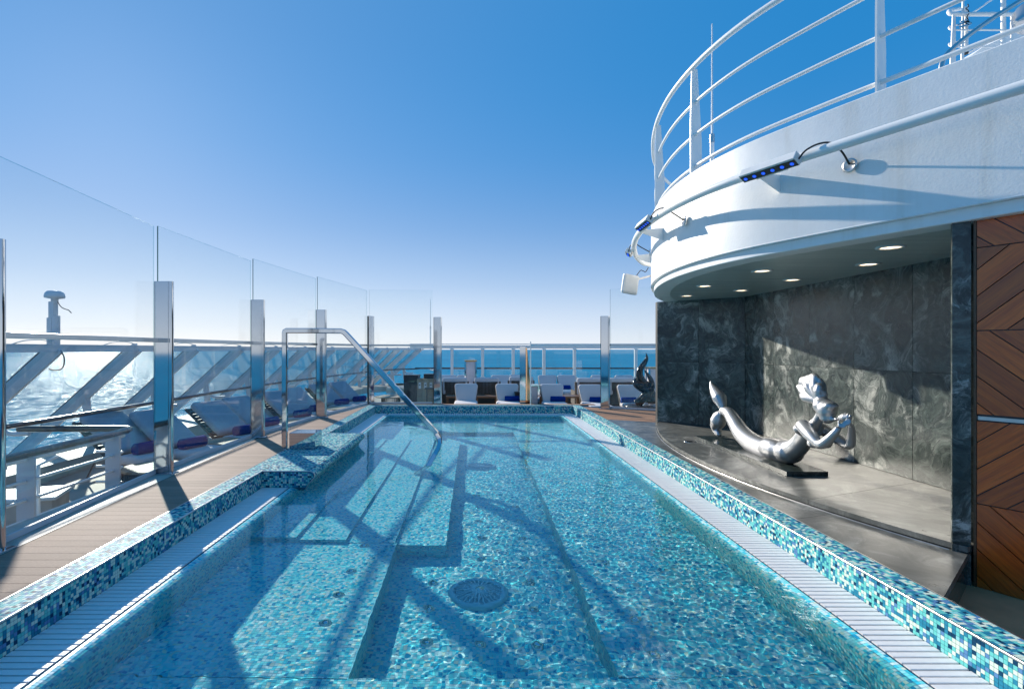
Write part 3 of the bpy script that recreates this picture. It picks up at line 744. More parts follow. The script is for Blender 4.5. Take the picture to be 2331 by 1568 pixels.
ring = MB().lathe([(.115, 0), (.115, -.010), (.085, -.012), (.083, 0)], 28).mesh('downlight', 'white_plastic'); disc = MB().lathe([(.083, -.002), (0, -.0025)], 28).mesh('lamp', 'downlight_lamp')
for x, y in ((3.836, 4.85), (4.35, 5.81), (3.45, 6.3), (4.30, 7.11), (3.42, 7.8), (4.26, 8.39), (3.73, 9.22)):
    r_ = inst('downlight', ring, sup, Vector((x, y, 2.4405)) - ORG); inst('lamp', disc, r_)

for yq in (6.0, 7.6, 9.3):
    P0_ = off(0.0); p = at_len(P0_, yq); i_ = P0_.index(p); t_ = (P0_[i_ + 1] - P0_[i_ - 1]).normalized(); n_ = Vector((-t_.y, t_.x))
    mb = MB(); q = [p + t_ * .004 + n_ * .0008, p - t_ * .004 + n_ * .0008, p - t_ * .007 - n_ * .002, p + t_ * .007 - n_ * .002]
    mb.prism([(a.x, a.y) for a in q], 2.552, 3.598); rel(mb).build('weld_seam', 'hull_paint', sup)
# --- railing on top
rl = empty('deck_railing', (3.2, 6.3, 3.61), label='white tubular railing with tapered flat posts round the top of the superstructure', cat='railing'); RO = Vector((3.2, 6.3, 3.61))
inn = off(-.05)
def ring_pts(d, z, y0=.6, y1=13.2): return [(p.x, p.y, z) for p in off(d) if y0 <= p.y <= y1]
rel(MB().tube(ring_pts(-.03, 4.88), .031, 10), RO).build('top_rail', 'white_paint', rl)
for z, r in ((4.47, .019), (4.08, .019), (3.70, .021)):
    rel(MB().tube(ring_pts(-.07, z), r, 8), RO).build('rail', 'white_paint', rl)
def flat_post(yq, zb, zt, w0, w1):
    pts = off(-.08); p = at_len(pts, yq); i = pts.index(p); t = (pts[i + 1] - pts[i - 1]).normalized(); nrm = Vector((-t.y, t.x))
    mb = MB(); th = .008
    prof_ = [(-w0 / 2, zb), (w0 / 2, zb), (w0 / 2, zb + (zt - zb) * .55), (w1 / 2 + .02, zt), (-w1 / 2 + .02, zt), (-w0 / 2, zb + (zt - zb) * .35)]
    vs = [];
    for s_ in (-th, th):
        for a, z in prof_: q = p + nrm * a + t * s_; vs.append((q.x, q.y, z))
    n = len(prof_); mb.add(vs, [tuple(range(n)), tuple(reversed(range(n, 2 * n)))] + [(i, n + i, n + (i + 1) % n, (i + 1) % n) for i in range(n)])
    rel(mb, RO).build('post', 'white_paint', rl)
for yq in (2.6, 4.42, 6.30, 8.0, 9.9, 11.6): flat_post(yq, 3.50, 4.87, .14, .07)

# --- pipe outside the fascia carrying the light bars
pipe = empty('light_pipe', (2.3, 6.5, 3.17), label='thick white painted pipe running round the outside of the white fascia', cat='pipe'); PO = Vector((2.3, 6.5, 3.17))
pp = [(p.x, p.y, 3.17) for p in off(.27) if p.y > .7]
endp = [p for p in pp if p[1] < 10.35]; q = at_len(off(.0), 10.75); endp += [(q.x - .12, q.y - .05, 3.17), (q.x, q.y, 3.17)]
rel(MB().tube(endp, .043, 14), PO).build('pipe', 'white_paint', pipe)
for yq in (2.2, 5.0, 7.25, 9.3):
    a = at_len(off(.27), yq); j = off(.27).index(a); c_ = off(0.0)[j]
    mb = MB(); t = (off(.27)[j + 1] - off(.27)[j - 1]).normalized() * .006
    vs = [(a.x + s_ * t.x, a.y + s_ * t.y, z) for s_ in (-1, 1) for z in (3.15, 3.10)] + [(c_.x + s_ * t.x, c_.y + s_ * t.y, z) for s_ in (-1, 1) for z in (3.17, 3.0)]
    mb.add(vs, [(0, 1, 5, 4), (2, 6, 7, 3), (0, 4, 6, 2), (1, 3, 7, 5), (4, 5, 7, 6), (0, 2, 3, 1)]); rel(mb, PO).build('bracket', 'white_paint', pipe)

bl = NT('led_blue'); bl.n.remove(bl.b); em = bl.node('ShaderNodeEmission'); em.inputs[0].default_value = (.02, .12, 1, 1); em.inputs[1].default_value = .55; bl.link(em.outputs[0], bl.out.inputs[0]); MATS['led_blue'] = bl.m
def light_bar(yq, L, label, tilt=R(-30), cable=True):
    P_ = off(.27); a = at_len(P_, yq); j = P_.index(a); t = (P_[j + 1] - P_[j - 1]).normalized(); ang = math.atan2(t.y, t.x)
    r0 = empty('light_bar', (a.x, a.y, 3.17), ang, label=label, cat='light fixture', group='blue light bars clamped to the pipe')
    # local: +x along pipe (away), +y outward from fascia -> towards the pool
    rot = Matrix.Rotation(-tilt, 4, 'X'); T = Matrix.Translation((0, .095, -.045)) @ rot
    MB().bbox(-L / 2, L / 2, -.050, .050, -.018, .062, .006, T).build('housing', 'white_plastic', r0)
    MB().box(-L / 2 + .006, L / 2 - .006, -.040, .031, -.0215, -.0185, T).build('face_plate', 'black_plastic', r0)
    h = r0.children[0]
    for k in range(6):
        x = -L / 2 + (k + .5) * L / 6
        mb = MB().lathe([(.017, 0), (.017, .004), (.012, .004)], 12); mb.v = [tuple(T @ Vector((p[0] + x, p[1] - .004, -.022 - p[2]))) for p in mb.v]; mb.build('lens_ring', 'led_blue', r0)
        mb = MB().lathe([(.006, .003), (.0, .006)], 10); mb.v = [tuple(T @ Vector((p[0] + x, p[1] - .004, -.022 - p[2]))) for p in mb.v]; mb.build('led', 'white_plastic', r0)
    MB().box(-L * .28, L * .28, -.062, -.056, -.01, .09, T).build('reflector_shield', 'white_plastic', r0)
    for x in (-L * .22, L * .22): MB().tube([(x, -.02, .01), (x, .05, -.03)], .014, 8).build('clamp', 'brushed_steel', r0)
    if cable:
        s_ = -1
        q = [(s_ * L / 2, .08, -.035), (s_ * (L / 2 + .05), .07, .02), (s_ * (L / 2 + .13), .03, .055), (s_ * (L / 2 + .2), -.03, .05), (s_ * (L / 2 + .235), -.12, -.02), (s_ * (L / 2 + .22), -.25, -.10)]
        MB().tube(catmull(q, .02), .008, 8).build('cable', 'cable_black', r0)
        mb = MB().lathe([(.06, 0), (.06, .012), (.045, .014), (.04, .010), (0, .012)], 20); Q = Matrix.Translation((s_ * (L / 2 + .22), -.262, -.11)) @ Matrix.Rotation(R(-90), 4, 'X'); mb.v = [tuple(Q @ Vector(p)) for p in mb.v]
        mb.build('cable_gland', 'brushed_steel', r0)
    return r0
light_bar(4.86, .54, 'large white light bar with six blue lamps on the pipe, the nearest and biggest')
light_bar(6.85, .50, 'second blue light bar on the pipe, at the edge of the fascia above the bend')
light_bar(8.9, .30, 'smallest blue light bar on the pipe, on the far bend against the sky')

# --- square antenna box hanging off the far edge
sb = empty('antenna_box', (2.70, 9.1, 2.62), label='square white antenna box hanging under the far edge of the superstructure', cat='antenna')
T = Matrix.Translation((0, 0, 0)) @ Matrix.Rotation(R(8), 4, 'Y') @ Matrix.Rotation(R(18), 4, 'Z')
MB().bbox(-.15, .15, -.04, .04, -.17, .17, .035, T).build('casing', 'white_plastic', sb)
MB().bar((.1, .03, .08), (.40, .06, .16), .03, .03).build('arm', 'brushed_steel', sb)
MB().tube(catmull([(.12, .04, .15), (.2, .03, .25), (.28, .05, .22), (.34, .07, .3)], .03), .007, 6).build('cable', 'cable_black', sb)

# --- antennas and mast
def whip(x, y, z0, z1, r0_, label):
    o = empty('whip_antenna', (x, y, z0), label=label, cat='antenna')
    h = z1 - z0
    MB().tube([(0, 0, 0), (0, 0, h * .42)], r0_, 10).build('base_tube', 'white_paint', o)
    MB().tube([(0, 0, h * .42), (0, 0, h * .46)], r0_ * 1.2, 10).build('collar', 'brushed_steel', o)
    MB().tube([(0, 0, h * .46), (0, 0, h)], [r0_ * .5, r0_ * .28], 8).build('whip', 'white_plastic', o)
whip(4.0, 8.84, 3.52, 6.95, .034, 'tall thin white whip antenna standing behind the upper railing')
MY = 6.7; MBASE = Vector((6.1, MY, 3.52))
def m2(x, y, dy=0): return Vector(((x - 1078) * (MY + dy) / 1200, MY + dy, 1.5 - (y - 795) * (MY + dy) / 1200)) - MBASE
ms = empty('signal_mast', MBASE, label='white lattice of poles, flat posts and rails with tied cables at the upper right corner', cat='mast')
def plate(x0, x1, x2, x3, yb, yt, name='tapered_post', th=.012):
    vs = []
    for dy in (0, th): vs += [m2(x0, yb) + Vector((0, dy, 0)), m2(x1, yb) + Vector((0, dy, 0)), m2(x3, yt) + Vector((0, dy, 0)), m2(x2, yt) + Vector((0, dy, 0))]
    MB().add(vs, [(0, 1, 2, 3), (7, 6, 5, 4), (0, 4, 5, 1), (1, 5, 6, 2), (2, 6, 7, 3), (3, 7, 4, 0)]).build(name, 'white_paint', ms)
plate(2158, 2176, 2169, 2176, 260, 34); plate(2186, 2195, 2192, 2195, 260, -40); plate(2300, 2310, 2302, 2309, 240, 36)
for x, yb, yt, r in ((2199, 122, 18, .022), (2284, 240, -10, .026)): MB().tube([m2(x, yb, .03), m2(x, yt, .03)], r, 10).build('pole', 'white_paint', ms)
for yy, r in ((33, .026), (69, .011), (107, .010)):
    MB().tube(catmull([m2(2420, yy + 1), m2(2240, yy), m2(2176, yy), m2(2164, yy - 1, .03), m2(2160, yy - 5, .10), m2(2166, yy - 9, .25), m2(2196, yy - 14, .8)], .05), r, 8).build('rail', 'white_paint', ms)
MB().tube([m2(2199, 124, .03), m2(2199, 118, .03)], .026, 10).build('black_cap', 'cable_black', ms)
MB().tube(catmull([m2(2203, 10, -.02), m2(2205, 16, -.02), m2(2198, 20, -.03), m2(2204, 24, -.02), m2(2206, 30, -.02), m2(2201, 40, -.03), m2(2204, 46, -.03), m2(2197, 52, -.03), m2(2205, 58, -.03)], .03), .006, 6).build('cable', 'cable_black', ms)
for (x0, y0, x1, y1) in ((2180, 58, 2206, 48), (2184, 62, 2208, 56), (2186, 50, 2206, 52), (2196, 46, 2212, 54)): MB().bar(m2(x0, y0, -.03), m2(x1, y1, -.03), .008, .02).build('clamp', 'brushed_steel', ms)
hr = empty('steel_handrail', MBASE, label='curved stainless handrail rising in front of the mast at the upper right', cat='handrail')
MB().tube(catmull([m2(2141, 190, -.25), m2(2143, 150, -.25), m2(2152, 128, -.25), m2(2176, 104, -.25), m2(2210, 77, -.25), m2(2260, 42, -.25), m2(2330, -2, -.25), m2(2420, -60, -.25)], .06), .027, 12).build('tube', 'brushed_steel', hr)
MB().tube([m2(2214, 70, -.2), m2(2400, -38, -.2)], .010, 8).build('thin_rail', 'white_paint', hr); MB().tube([m2(2204, 122, .15), m2(2420, 4, .15)], .012, 8).build('lower_thin_rail', 'white_paint', hr)
MB().tube([m2(2206, 36, .3), m2(2330, -50, .3)], .011, 8).build('rear_thin_rail', 'white_paint', hr)
bx = empty('ramp_housing', MBASE, label='sloping white housing behind the mast at the right edge', cat='housing')
q = [m2(2180, 150, .5), m2(2240, 106, .5), m2(2290, 84, .5), m2(2320, 58, .5), m2(2420, 20, .5), m2(2420, 250, .5), m2(2180, 250, .5)]; n = len(q)
MB().add(q + [p + Vector((0, 1.0, 0)) for p in q], [tuple(reversed(range(n))), tuple(range(n, 2 * n))] + [(i, (i + 1) % n, n + (i + 1) % n, n + i) for i in range(n)]).build('casing', 'white_paint', bx)
hn = empty('horn_speaker', (6.02, 5.75, 5.10), label='round grey dish seen edge-on at the top right corner', cat='speaker')
mb = MB().lathe([(.02, -.12), (.06, -.06), (.15, 0), (.165, .02)], 20); Q = Matrix.Rotation(R(70), 4, 'Y'); mb.v = [tuple(Q @ Vector(p)) for p in mb.v]; mb.build('horn', 'brushed_steel', hn)
MB().tube([(0, 0, 0), (.25, 0, -.1), (.25, 0, -1.4)], .02, 8).build('stem', 'white_paint', hn)

# ------------------------------------------------------------ glass wind screens round the pool
def screen_post(x, y, rz, ztop, label, wide=.205):
    o = empty('screen_post', (x, y, 0), rz, label=label, cat='post', group='polished steel posts of the pool wind screen')
    MB().bbox(-wide / 2, wide / 2 - .03, -.032, .032, .011, ztop, .004).build('shaft', 'chrome', o)
    MB().tube([(wide / 2 - .018, 0, .011), (wide / 2 - .018, 0, ztop)], .031, 12).build('round_edge', 'chrome', o)
    MB().box(-wide / 2 - .012, -wide / 2 - .001, -.02, .02, .011, ztop - .005).build('glazing_channel', 'black_plastic', o)
    MB().bbox(-wide / 2 - .05, wide / 2 + .04, -.075, .075, .001, .011, .002).build('base_plate', 'chrome', o)
    for sx_ in (-1, 1): MB().lathe([(.010, 0), (.010, .006), (0, .008)], 8, (sx_ * (wide / 2 + .012), -.045, .011)).build('bolt', 'brushed_steel', o)
    return o
PP = [(-3.61, 3.93, R(0), 2.32), (-3.745, 6.38, R(-2), 2.32), (-3.68, 9.0, R(6), 2.345), (-3.35, 11.6, R(12), 2.37), (-2.815, 14.45, R(55), 2.41), (-.985, 14.5, R(-7), 2.385), (3.325, 13.32, R(-14), 2.34)]
LB = ['mirror-polished post cut off by the left edge of the picture', 'nearest whole mirror-polished post, widest, beside the navy towels',
      'polished post standing behind the left leg of the pool handrail', 'polished post crossed by the top bar of the pool handrail',
      'slim polished post at the far left corner of the pool', 'polished post rising behind the far tiled wall left of the lounge chairs', 'polished post at the far right corner near the black sculpture']
for (x, y, rz, zt), lb in zip(PP, LB): screen_post(x, y, rz, zt, lb)
def glass_screen(a, b, zt, label, rail=True, base=True):
    a, b = Vector((*a, 0)), Vector((*b, 0)); d = b - a; L = d.length; rz = math.atan2(d.y, d.x); m = (a + b) / 2
    o = empty('glass_screen', m, rz, label=label, cat='glass screen', group='tall clear glass screens between the polished posts')
    MB().box(-L / 2, L / 2, -.006, .006, .05, zt).build('pane', 'screen_glass', o)
    e = MB()
    MB().box(-(L / 2 + .0045), -(L / 2 + .0002), -.0065, .0065, .05, zt).build('dark_edge', 'edge_green', o)
    for s_ in (1,): e.box(s_ * (L / 2 + .0015) - .0012, s_ * (L / 2 + .0015) + .0012, -.006, .006, .05, zt)
    e.box(-L / 2, L / 2, -.0058, .0058, zt + .0005, zt + .0015)
    e.build('pane_edge', 'glass_edge', o)
    if rail: MB().bbox(-L / 2 - .02, L / 2 + .02, -.045, -.009, 1.585, 1.635, .004).build('rail', 'brushed_steel', o)
    if base:
        MB().box(-L / 2, L / 2, -.03, -.008, .006, .055).build('base_channel', 'white_beam_paint', o); MB().box(-L / 2, L / 2, -.0078, .0078, .006, .049).build('gasket', 'black_plastic', o)
    return o
GP = [(-3.86, 1.2), (-3.63, 3.93), (-3.85, 6.38), (-3.79, 9.0), (-3.46, 11.6), (-2.90, 14.42), (-1.09, 14.5)]
GT = [2.95, 2.98, 3.0, 3.05, 3.10, 3.12]
GL = ['glass screen at the left edge, nearest the camera', 'glass screen between the cut-off post and the nearest whole post', 'glass screen in front of the two nearest navy towels',
      'glass screen behind the pool handrail', 'glass screen ending at the far left corner of the pool', 'glass screen across the far left, in front of the wooden bins']
for k in range(6):
    a, b = Vector(GP[k]), Vector(GP[k + 1]); d = (b - a).normalized()
    a2, b2 = (a + d * .045, b - d * .045)
    glass_screen(a2, b2, GT[k], GL[k])
glass_screen((3.47, 13.38), (5.6, 12.2), 3.02, 'glass screen at the far right in front of the black twisted sculpture')
fr = empty('front_rail', (2.4, 13.9, 1.61), label='horizontal white rail running from the far right post to the left over the lounge chairs', cat='rail')
MB().bar((-.85, .42, 0), (.82, -.54, 0), .05, .055).build('bar', 'white_paint', fr)
MB().bar((-.85, .42, -2.0), (-.85, .42, .10), .03, .03, up=(0, 1, 0)).build('upright', 'white_paint', fr)

# ------------------------------------------------------------ outer wind screen of the ship
def side(k):            # top points of the raking beams, walking forward
    xs = [-6.05, -6.0, -6.0, -6.0, -5.92, -5.78, -5.52, -5.2, -4.82, -4.4, -3.98, -3.55, -3.1, -2.7]
    px = [-1300, -956, -773, -638, -534, -450, -384, -322, -270, -222, -196, -172, -148, -122]
    return Vector((xs[k], xs[k] * 1200 / px[k], 1.5))
tops = [side(k) for k in range(14)]
TZ = 1.5
for k, tp in enumerate(tops):
    q = tops[min(k + 1, 13)] - tops[max(k - 1, 0)]; ang = math.atan2(q.y, q.x) - math.pi / 2
    if k > 1: ang *= .35
    names = {0: 'raking white screen beam mostly outside the left edge', 1: 'raking white screen beam under the white instrument pole', 2: 'raking white screen beam against the brightest sea glitter left of the nearest whole post',
             3: 'raking white screen beam just to the left behind the nearest whole post'}
    o = empty('raking_beam', (tp.x, tp.y, TZ), ang, label=names.get(k, 'raking white beam of the outer wind screen towards the bow, one of the distant ones'), cat='beam', group='raking white beams of the outer wind screen' if k < 4 else 'distant raking beams of the outer wind screen')
    L = 2.3; ax = Vector((-.74, 0, -.67)).normalized()
    MB().bar((.06, 0, .03), ax * 2.9, .05, .20, up=(.67, 0, -.74)).build('beam', 'white_beam_paint', o)
    MB().bar(ax * .05 + Vector((-.09, .03, .085)), ax * 2.9 + Vector((-.09, .03, .085)), .012, .02, up=(.67, 0, -.74)).build('gasket', 'black_plastic', o)
    pts = catmull([(-.86, 0, -.78), (-.80, 0, -1.05), (-.66, 0, -1.2), (-.35, 0, -1.2)], .1)
    for p0, p1 in zip(pts, pts[1:]): pass
    MB().tube(pts, .035, 8).build('bracket', 'white_beam_paint', o)
    MB().bar((-.86, 0, -.8), (-.72, 0, -1.94), .03, .14, up=(1, 0, 0)).build('leg', 'white_beam_paint', o)
    if k < 8:
        MB().tube(catmull([(.05, 0, .07), (-.05, -.1, .13), (-.2, -.25, .12), (-.35, -.35, .05)], .05), .008, 6).build('cable', 'white_plastic', o)
        MB().lathe([(.035, 0), (.035, .03), (0, .03)], 8, (.02, 0, .07)).build('bolt', 'brushed_steel', o)
orl = empty('outer_top_rail', (-6, 10, 1.5), label='white top rail of the outer wind screen running forward just above the sea horizon', cat='rail'); OO = Vector((-6, 10, 1.5))
tp_ = catmull([(t.x, t.y, TZ) for t in tops] + [(-2.3, 23.4, 1.5)], .5)
mb = MB()
for a, b in zip(tp_, tp_[1:]): mb.bar(Vector(a) + Vector((.05, 0, .015)), Vector(b) + Vector((.05, 0, .015)), .06, .11)
rel(mb, OO).build('beam', 'white_beam_paint', orl)
rel(MB().tube([Vector(p) + Vector((.03, 0, .17)) for p in tp_ if p[1] < 19], .022, 8), OO).build('conduit', 'white_plastic', orl)
hw = empty('teak_handrail', (-5.6, 9, .57), label='dark varnished handrail along the outer wind screen above the sea', cat='handrail'); HO = Vector((-5.6, 9, .57))
rel(MB().tube([Vector((p[0] + .42, p[1], .57)) for p in tp_ if p[1] > 2] + [Vector((-1.6, 22.0, .62))], .032, 10), HO).build('rail', 'handrail_wood', hw)
pg = empty('outer_glazing', (-6, 10, 1.5), label='sloping tinted panes between the raking beams of the outer wind screen', cat='glazing')
for a, b in zip(tops, tops[1:]):
    ax = Vector((-.74, 0, -.67)).normalized(); o1 = Vector((-.06, 0, -.05))
    q = [a + o1, b + o1, b + o1 + ax * 2.8, a + o1 + ax * 2.8]; q[0] = q[0] + Vector((0, .04, 0)); q[3] = q[3] + Vector((0, .04, 0)); q[1] = q[1] - Vector((0, .04, 0)); q[2] = q[2] - Vector((0, .04, 0))
    nrm = (q[1] - q[0]).cross(q[3] - q[0]).normalized() * .01
    vs = [p - OO for p in q] + [p + nrm - OO for p in q]
    MB().add(vs, [(0, 1, 2, 3), (7, 6, 5, 4), (0, 4, 5, 1), (1, 5, 6, 2), (2, 6, 7, 3), (3, 7, 4, 0)]).build('pane', 'outer_glass', pg)
bw = empty('deck_edge_box', (-6.4, 8, LOW), label='low beige planter-like kerb running along the foot of the outer screen', cat='kerb')
mb = MB(); 
pts = [Vector((p[0] - .42, p[1], LOW)) for p in tp_ if p[1] > 1]
for a, b in zip(pts, pts[1:]): mb.bar(Vector(a) + Vector((-.5, 0, .12)), Vector(b) + Vector((-.5, 0, .12)), 1.3, .24)
rel(mb, Vector((-6.4, 8, LOW))).build('kerb', 'cream_curb', bw)

# --- instrument pole on the outer rail
ip = empty('instrument_pole', (-6.0, 7.55, 1.5), label='white instrument pole with mushroom-shaped dome against the sky at the left', cat='pole')
MB().bar((-.045, 0, -.1), (-.045, 0, .45), .07, .09, up=(0, 1, 0)).build('bracket', 'white_beam_paint', ip)
MB().tube([(.02, 0, -.05), (.02, 0, .48)], .05, 12).build('tube', 'white_beam_paint', ip)
MB().bar((-.02, 0, .45), (-.02, 0, .68), .07, .09, up=(0, 1, 0)).build('upper_bracket', 'white_beam_paint', ip)
MB().lathe([(.045, .66), (.045, .72), (.12, .735), (.125, .76), (.115, .80), (.09, .83), (0, .84)], 20).build('dome', 'white_beam_paint', ip)
MB().tube(catmull([(.03, 0, .70), (.1, 0, .60), (.2, 0, .56), (.24, 0, .52)], .03), .007, 6).build('cable', 'cable_black', ip)
MB().tube(catmull([(.10, -.02, -.02), (.16, -.03, -.12), (.14, -.03, -.26), (.05, -.03, -.30), (-.05, -.03, -.28)], .03), .010, 6).build('lower_cable', 'cable_black', ip)
whip(-1.9, 23.2, 1.5, 3.7, .028, 'thin whip antenna rising behind the far left glass, against the sky')

# --- front wind screen across the bow
fs = empty('front_wind_screen', (1.5, 22.6, LOW), label='white framed glass wind screen across the far end of the lounge', cat='wind screen'); FO = Vector((1.5, 22.6, LOW))
FY = 22.4
xs_ = [-(49 - 70 * k) * FY / 1200 for k in range(0, 8)]
xs_ = [(1029 - 1078 + 69.7 * k) * FY / 1200 for k in range(0, 12)]
for k, x in enumerate(xs_):
    MB().box(x - 1.5 - .06, x - 1.5 + .06, FY - 22.6 - .05, FY - 22.6 + .05, 0, 1.98).build('post', 'white_paint', fs)
    MB().box(x - 1.5 - .09, x - 1.5 + .09, FY - 22.6 - .07, FY - 22.6 - .052, 1.93, 1.96).build('clip', 'white_paint', fs)
    MB().box(x - 1.5 - .11, x - 1.5 + .11, FY - 22.6 - .07, FY - 22.6 - .052, .68, .78).build('latch', 'white_plastic', fs)
for a, b in zip(xs_, xs_[1:]):
    MB().box(a - 1.5 + .061, b - 1.5 - .061, FY - 22.6 - .006, FY - 22.6 + .006, .02, 1.88).build('pane', 'outer_glass', fs)
MB().box(-4.2, 8.5, FY - 22.6 - .045, FY - 22.6 + .045, 1.981, 2.12).build('top_beam', 'white_paint', fs)
MB().tube([(-4.2, -.2 + FY - 22.4, 2.17), (8.5, -.2 + FY - 22.4, 2.17)], .018, 6).build('conduit', 'white_plastic', fs)
MB().tube([(-4.0, FY - 22.6 + .12, 1.14), (8.5, FY - 22.6 + .12, 1.14)], .035, 8).build('handrail', 'handrail_wood', fs)
# --- near left teak-capped rail round the stair
NX, NZ, NE = -4.48, .45, 6.9
nr = empty('stair_rail', (NX, 5, LOW), label='teak-capped white stair railing with round bars behind the nearest glass', cat='railing')
def nrl(p): return (p[0] - NX, p[1] - 5, p[2] - LOW)
MB().tube([nrl(p) for p in [(NX, 2.6, NZ), (NX, NE - .1, NZ)] + [(NX - .06, NE + .06, NZ), (NX - .25, NE + .1, NZ), (-6.0, NE + .05, NZ)]], .042, 12).build('cap_rail', 'handrail_wood', nr)
MB().tube([nrl((NX, 2.6, NZ - .05)), nrl((NX, NE - .15, NZ - .05))], .025, 8).build('under_rail', 'white_paint', nr)
for y in (3.2, 5.28, 6.55):
    MB().box(-.09, .09, y - 5 - .012, y - 5 + .012, 0, NZ - LOW - .03).build('post', 'white_beam_paint', nr)
for z in (NZ - .27, NZ - .46, NZ - .66):
    MB().tube([nrl(p) for p in [(NX, 2.6, z), (NX, NE - .25, z), (NX - .04, NE - .12, z), (NX - .14, NE - .08, z), (NX - .4, NE - .08, z)]], .017, 8).build('bar', 'white_paint', nr)
MB().tube([nrl((NX - .1, 5.55, LOW)), nrl((NX - .1, 5.55, .28)), nrl((NX - .1, 5.8, .32))], .018, 8).build('gate_stop', 'white_paint', nr)

# ------------------------------------------------------------ silver mermaid on her plinth
simple('silver_paint', (.52, .52, .53), .42, .85, .03, 6, .08, 35, .003)
def fuse(mb, name, mat, parent, voxel=.008, smooth=6):
    me = mb.mesh('raw', mat); tmp = bpy.data.objects.new('raw', me); COL.objects.link(tmp)
    r = tmp.modifiers.new('r', 'REMESH'); r.mode = 'VOXEL'; r.voxel_size = voxel; r.use_smooth_shade = True
    s_ = tmp.modifiers.new('s', 'SMOOTH'); s_.iterations = smooth; s_.factor = .5
    dg = bpy.context.evaluated_depsgraph_get(); me2 = bpy.data.meshes.new_from_object(tmp.evaluated_get(dg)); me2.name = name
    bpy.data.objects.remove(tmp); me2.polygons.foreach_set('use_smooth', np.ones(len(me2.polygons), bool))
    me2.materials.clear(); me2.materials.append(M(mat)); o = bpy.data.objects.new(name, me2); link(o, parent); return o
MO = Vector((3.8, 7.0, .11))
def mp(a, b, X=3.85):            # statue point, measured along her length in the plane at side distance X
    x = .6488 * (2300 + .6379 * a); y = .6488 * (1200 + .6379 * b); Y = X * 1200 / (x - 1078)
    return Vector((X, Y, 1.5 - (y - 795) * Y / 1200)) - MO
def mr(px, Y=6.2): return px * .4139 * Y / 1200
def blob(mb, c, rx, ry, rz, m=None, n=14):
    c = Vector(c); prof = [(math.sin(math.pi * i / 10), -math.cos(math.pi * i / 10)) for i in range(11)]; prof = [(max(r, 1e-3), z) for r, z in prof]
    t = MB().lathe(prof, n); vs = [Vector((p[0] * rx, p[1] * ry, p[2] * rz)) for p in t.v]
    if m is not None: vs = [m @ p for p in vs]
    mb.add([p + c for p in vs], t.f, True)
def limb(mb, pts, n=16, sub=.03):
    """pts: (point, radius) joined as one tapering, closed tube"""
    P_ = [p for p, r in pts]; Rr = [r * 1.03 for p, r in pts]; Q = catmull([(*p,) for p in P_], sub); L = [0]
    for a, b in zip(P_, P_[1:]): L.append(L[-1] + (b - a).length)
    l = 0; rr = []; 
    for i, q in enumerate(Q):
        if i: l += (q - Q[i - 1]).length
        rr.append(float(np.interp(l, L, Rr)))
    mb.tube(Q, rr, n)
mer = empty('mermaid_statue', MO, label='shiny silver mermaid statue lying on her belly and blowing a shell, on a marble plinth', cat='statue')
b = MB()
body = [((366, 380), 19), ((400, 388), 29), ((436, 440), 37), ((478, 505), 46), ((535, 556), 53), ((600, 588), 58), ((660, 602), 63), ((725, 602), 62), ((775, 580), 52), ((810, 540), 47), ((838, 505), 52), ((868, 472), 48)]
limb(b, [(mp(*p), mr(r, (mp(*p) + MO).y)) for p, r in body], 22)
for dx in (-.06, .06): blob(b, mp(672, 588) + Vector((dx, 0, 0)), mr(58, 6.9), mr(105, 6.9), mr(58, 6.9))
blob(b, mp(735, 606), .17, .15, mr(62, 6.4)); blob(b, mp(845, 478), .185, .10, .085)         # belly, shoulders
for dx in (-.07, .08): blob(b, mp(900, 555) + Vector((dx, 0, 0)), .058, .065, .058)
limb(b, [(mp(862, 470), mr(34)), (mp(892, 432), mr(24)), (mp(908, 402), mr(23)), (mp(925, 380), mr(28))])
# mask-like head with a planed face and a small mouth
blob(b, mp(922, 350), .105, mr(48, 5.8), mr(48, 5.8)); blob(b, mp(943, 372), .10, mr(52, 5.8), mr(56, 5.8)); blob(b, mp(945, 412), .075, mr(42, 5.8), mr(36, 5.8)); blob(b, mp(965, 352), .08, mr(30, 5.7), mr(26, 5.7))
limb(b, [(mp(965, 424), mr(14)), (mp(985, 424), mr(9)), (mp(1000, 424), mr(9))], 10)
# hair swept up into a fluted fan
base = mp(905, 325)
blob(b, mp(850, 238), .06, mr(60), mr(60)); blob(b, mp(818, 262), .05, mr(42), mr(38)); blob(b, mp(886, 268), .055, mr(32), mr(52)); blob(b, mp(870, 208), .05, mr(40), mr(38)); blob(b, mp(818, 222), .05, mr(38), mr(36))
for (ta, tb, dx, r1) in ((803, 288, -.03, 15), (788, 262, .0, 17), (783, 236, -.02, 18), (796, 208, .02, 18), (820, 186, -.02, 18), (848, 176, .015, 17), (874, 172, -.01, 16), (893, 190, .02, 18), (905, 222, -.01, 20), (912, 255, .015, 20)):
    tip = mp(ta, tb) + Vector((dx, 0, 0)); mid = base * .45 + tip * .55 + Vector((dx * 1.2, 0, 0))
    limb(b, [(base, mr(20)), (mid, mr(23)), (base * .18 + tip * .82, mr(r1 * .95)), (base * .05 + tip * .95, mr(r1 * .55))], 10)
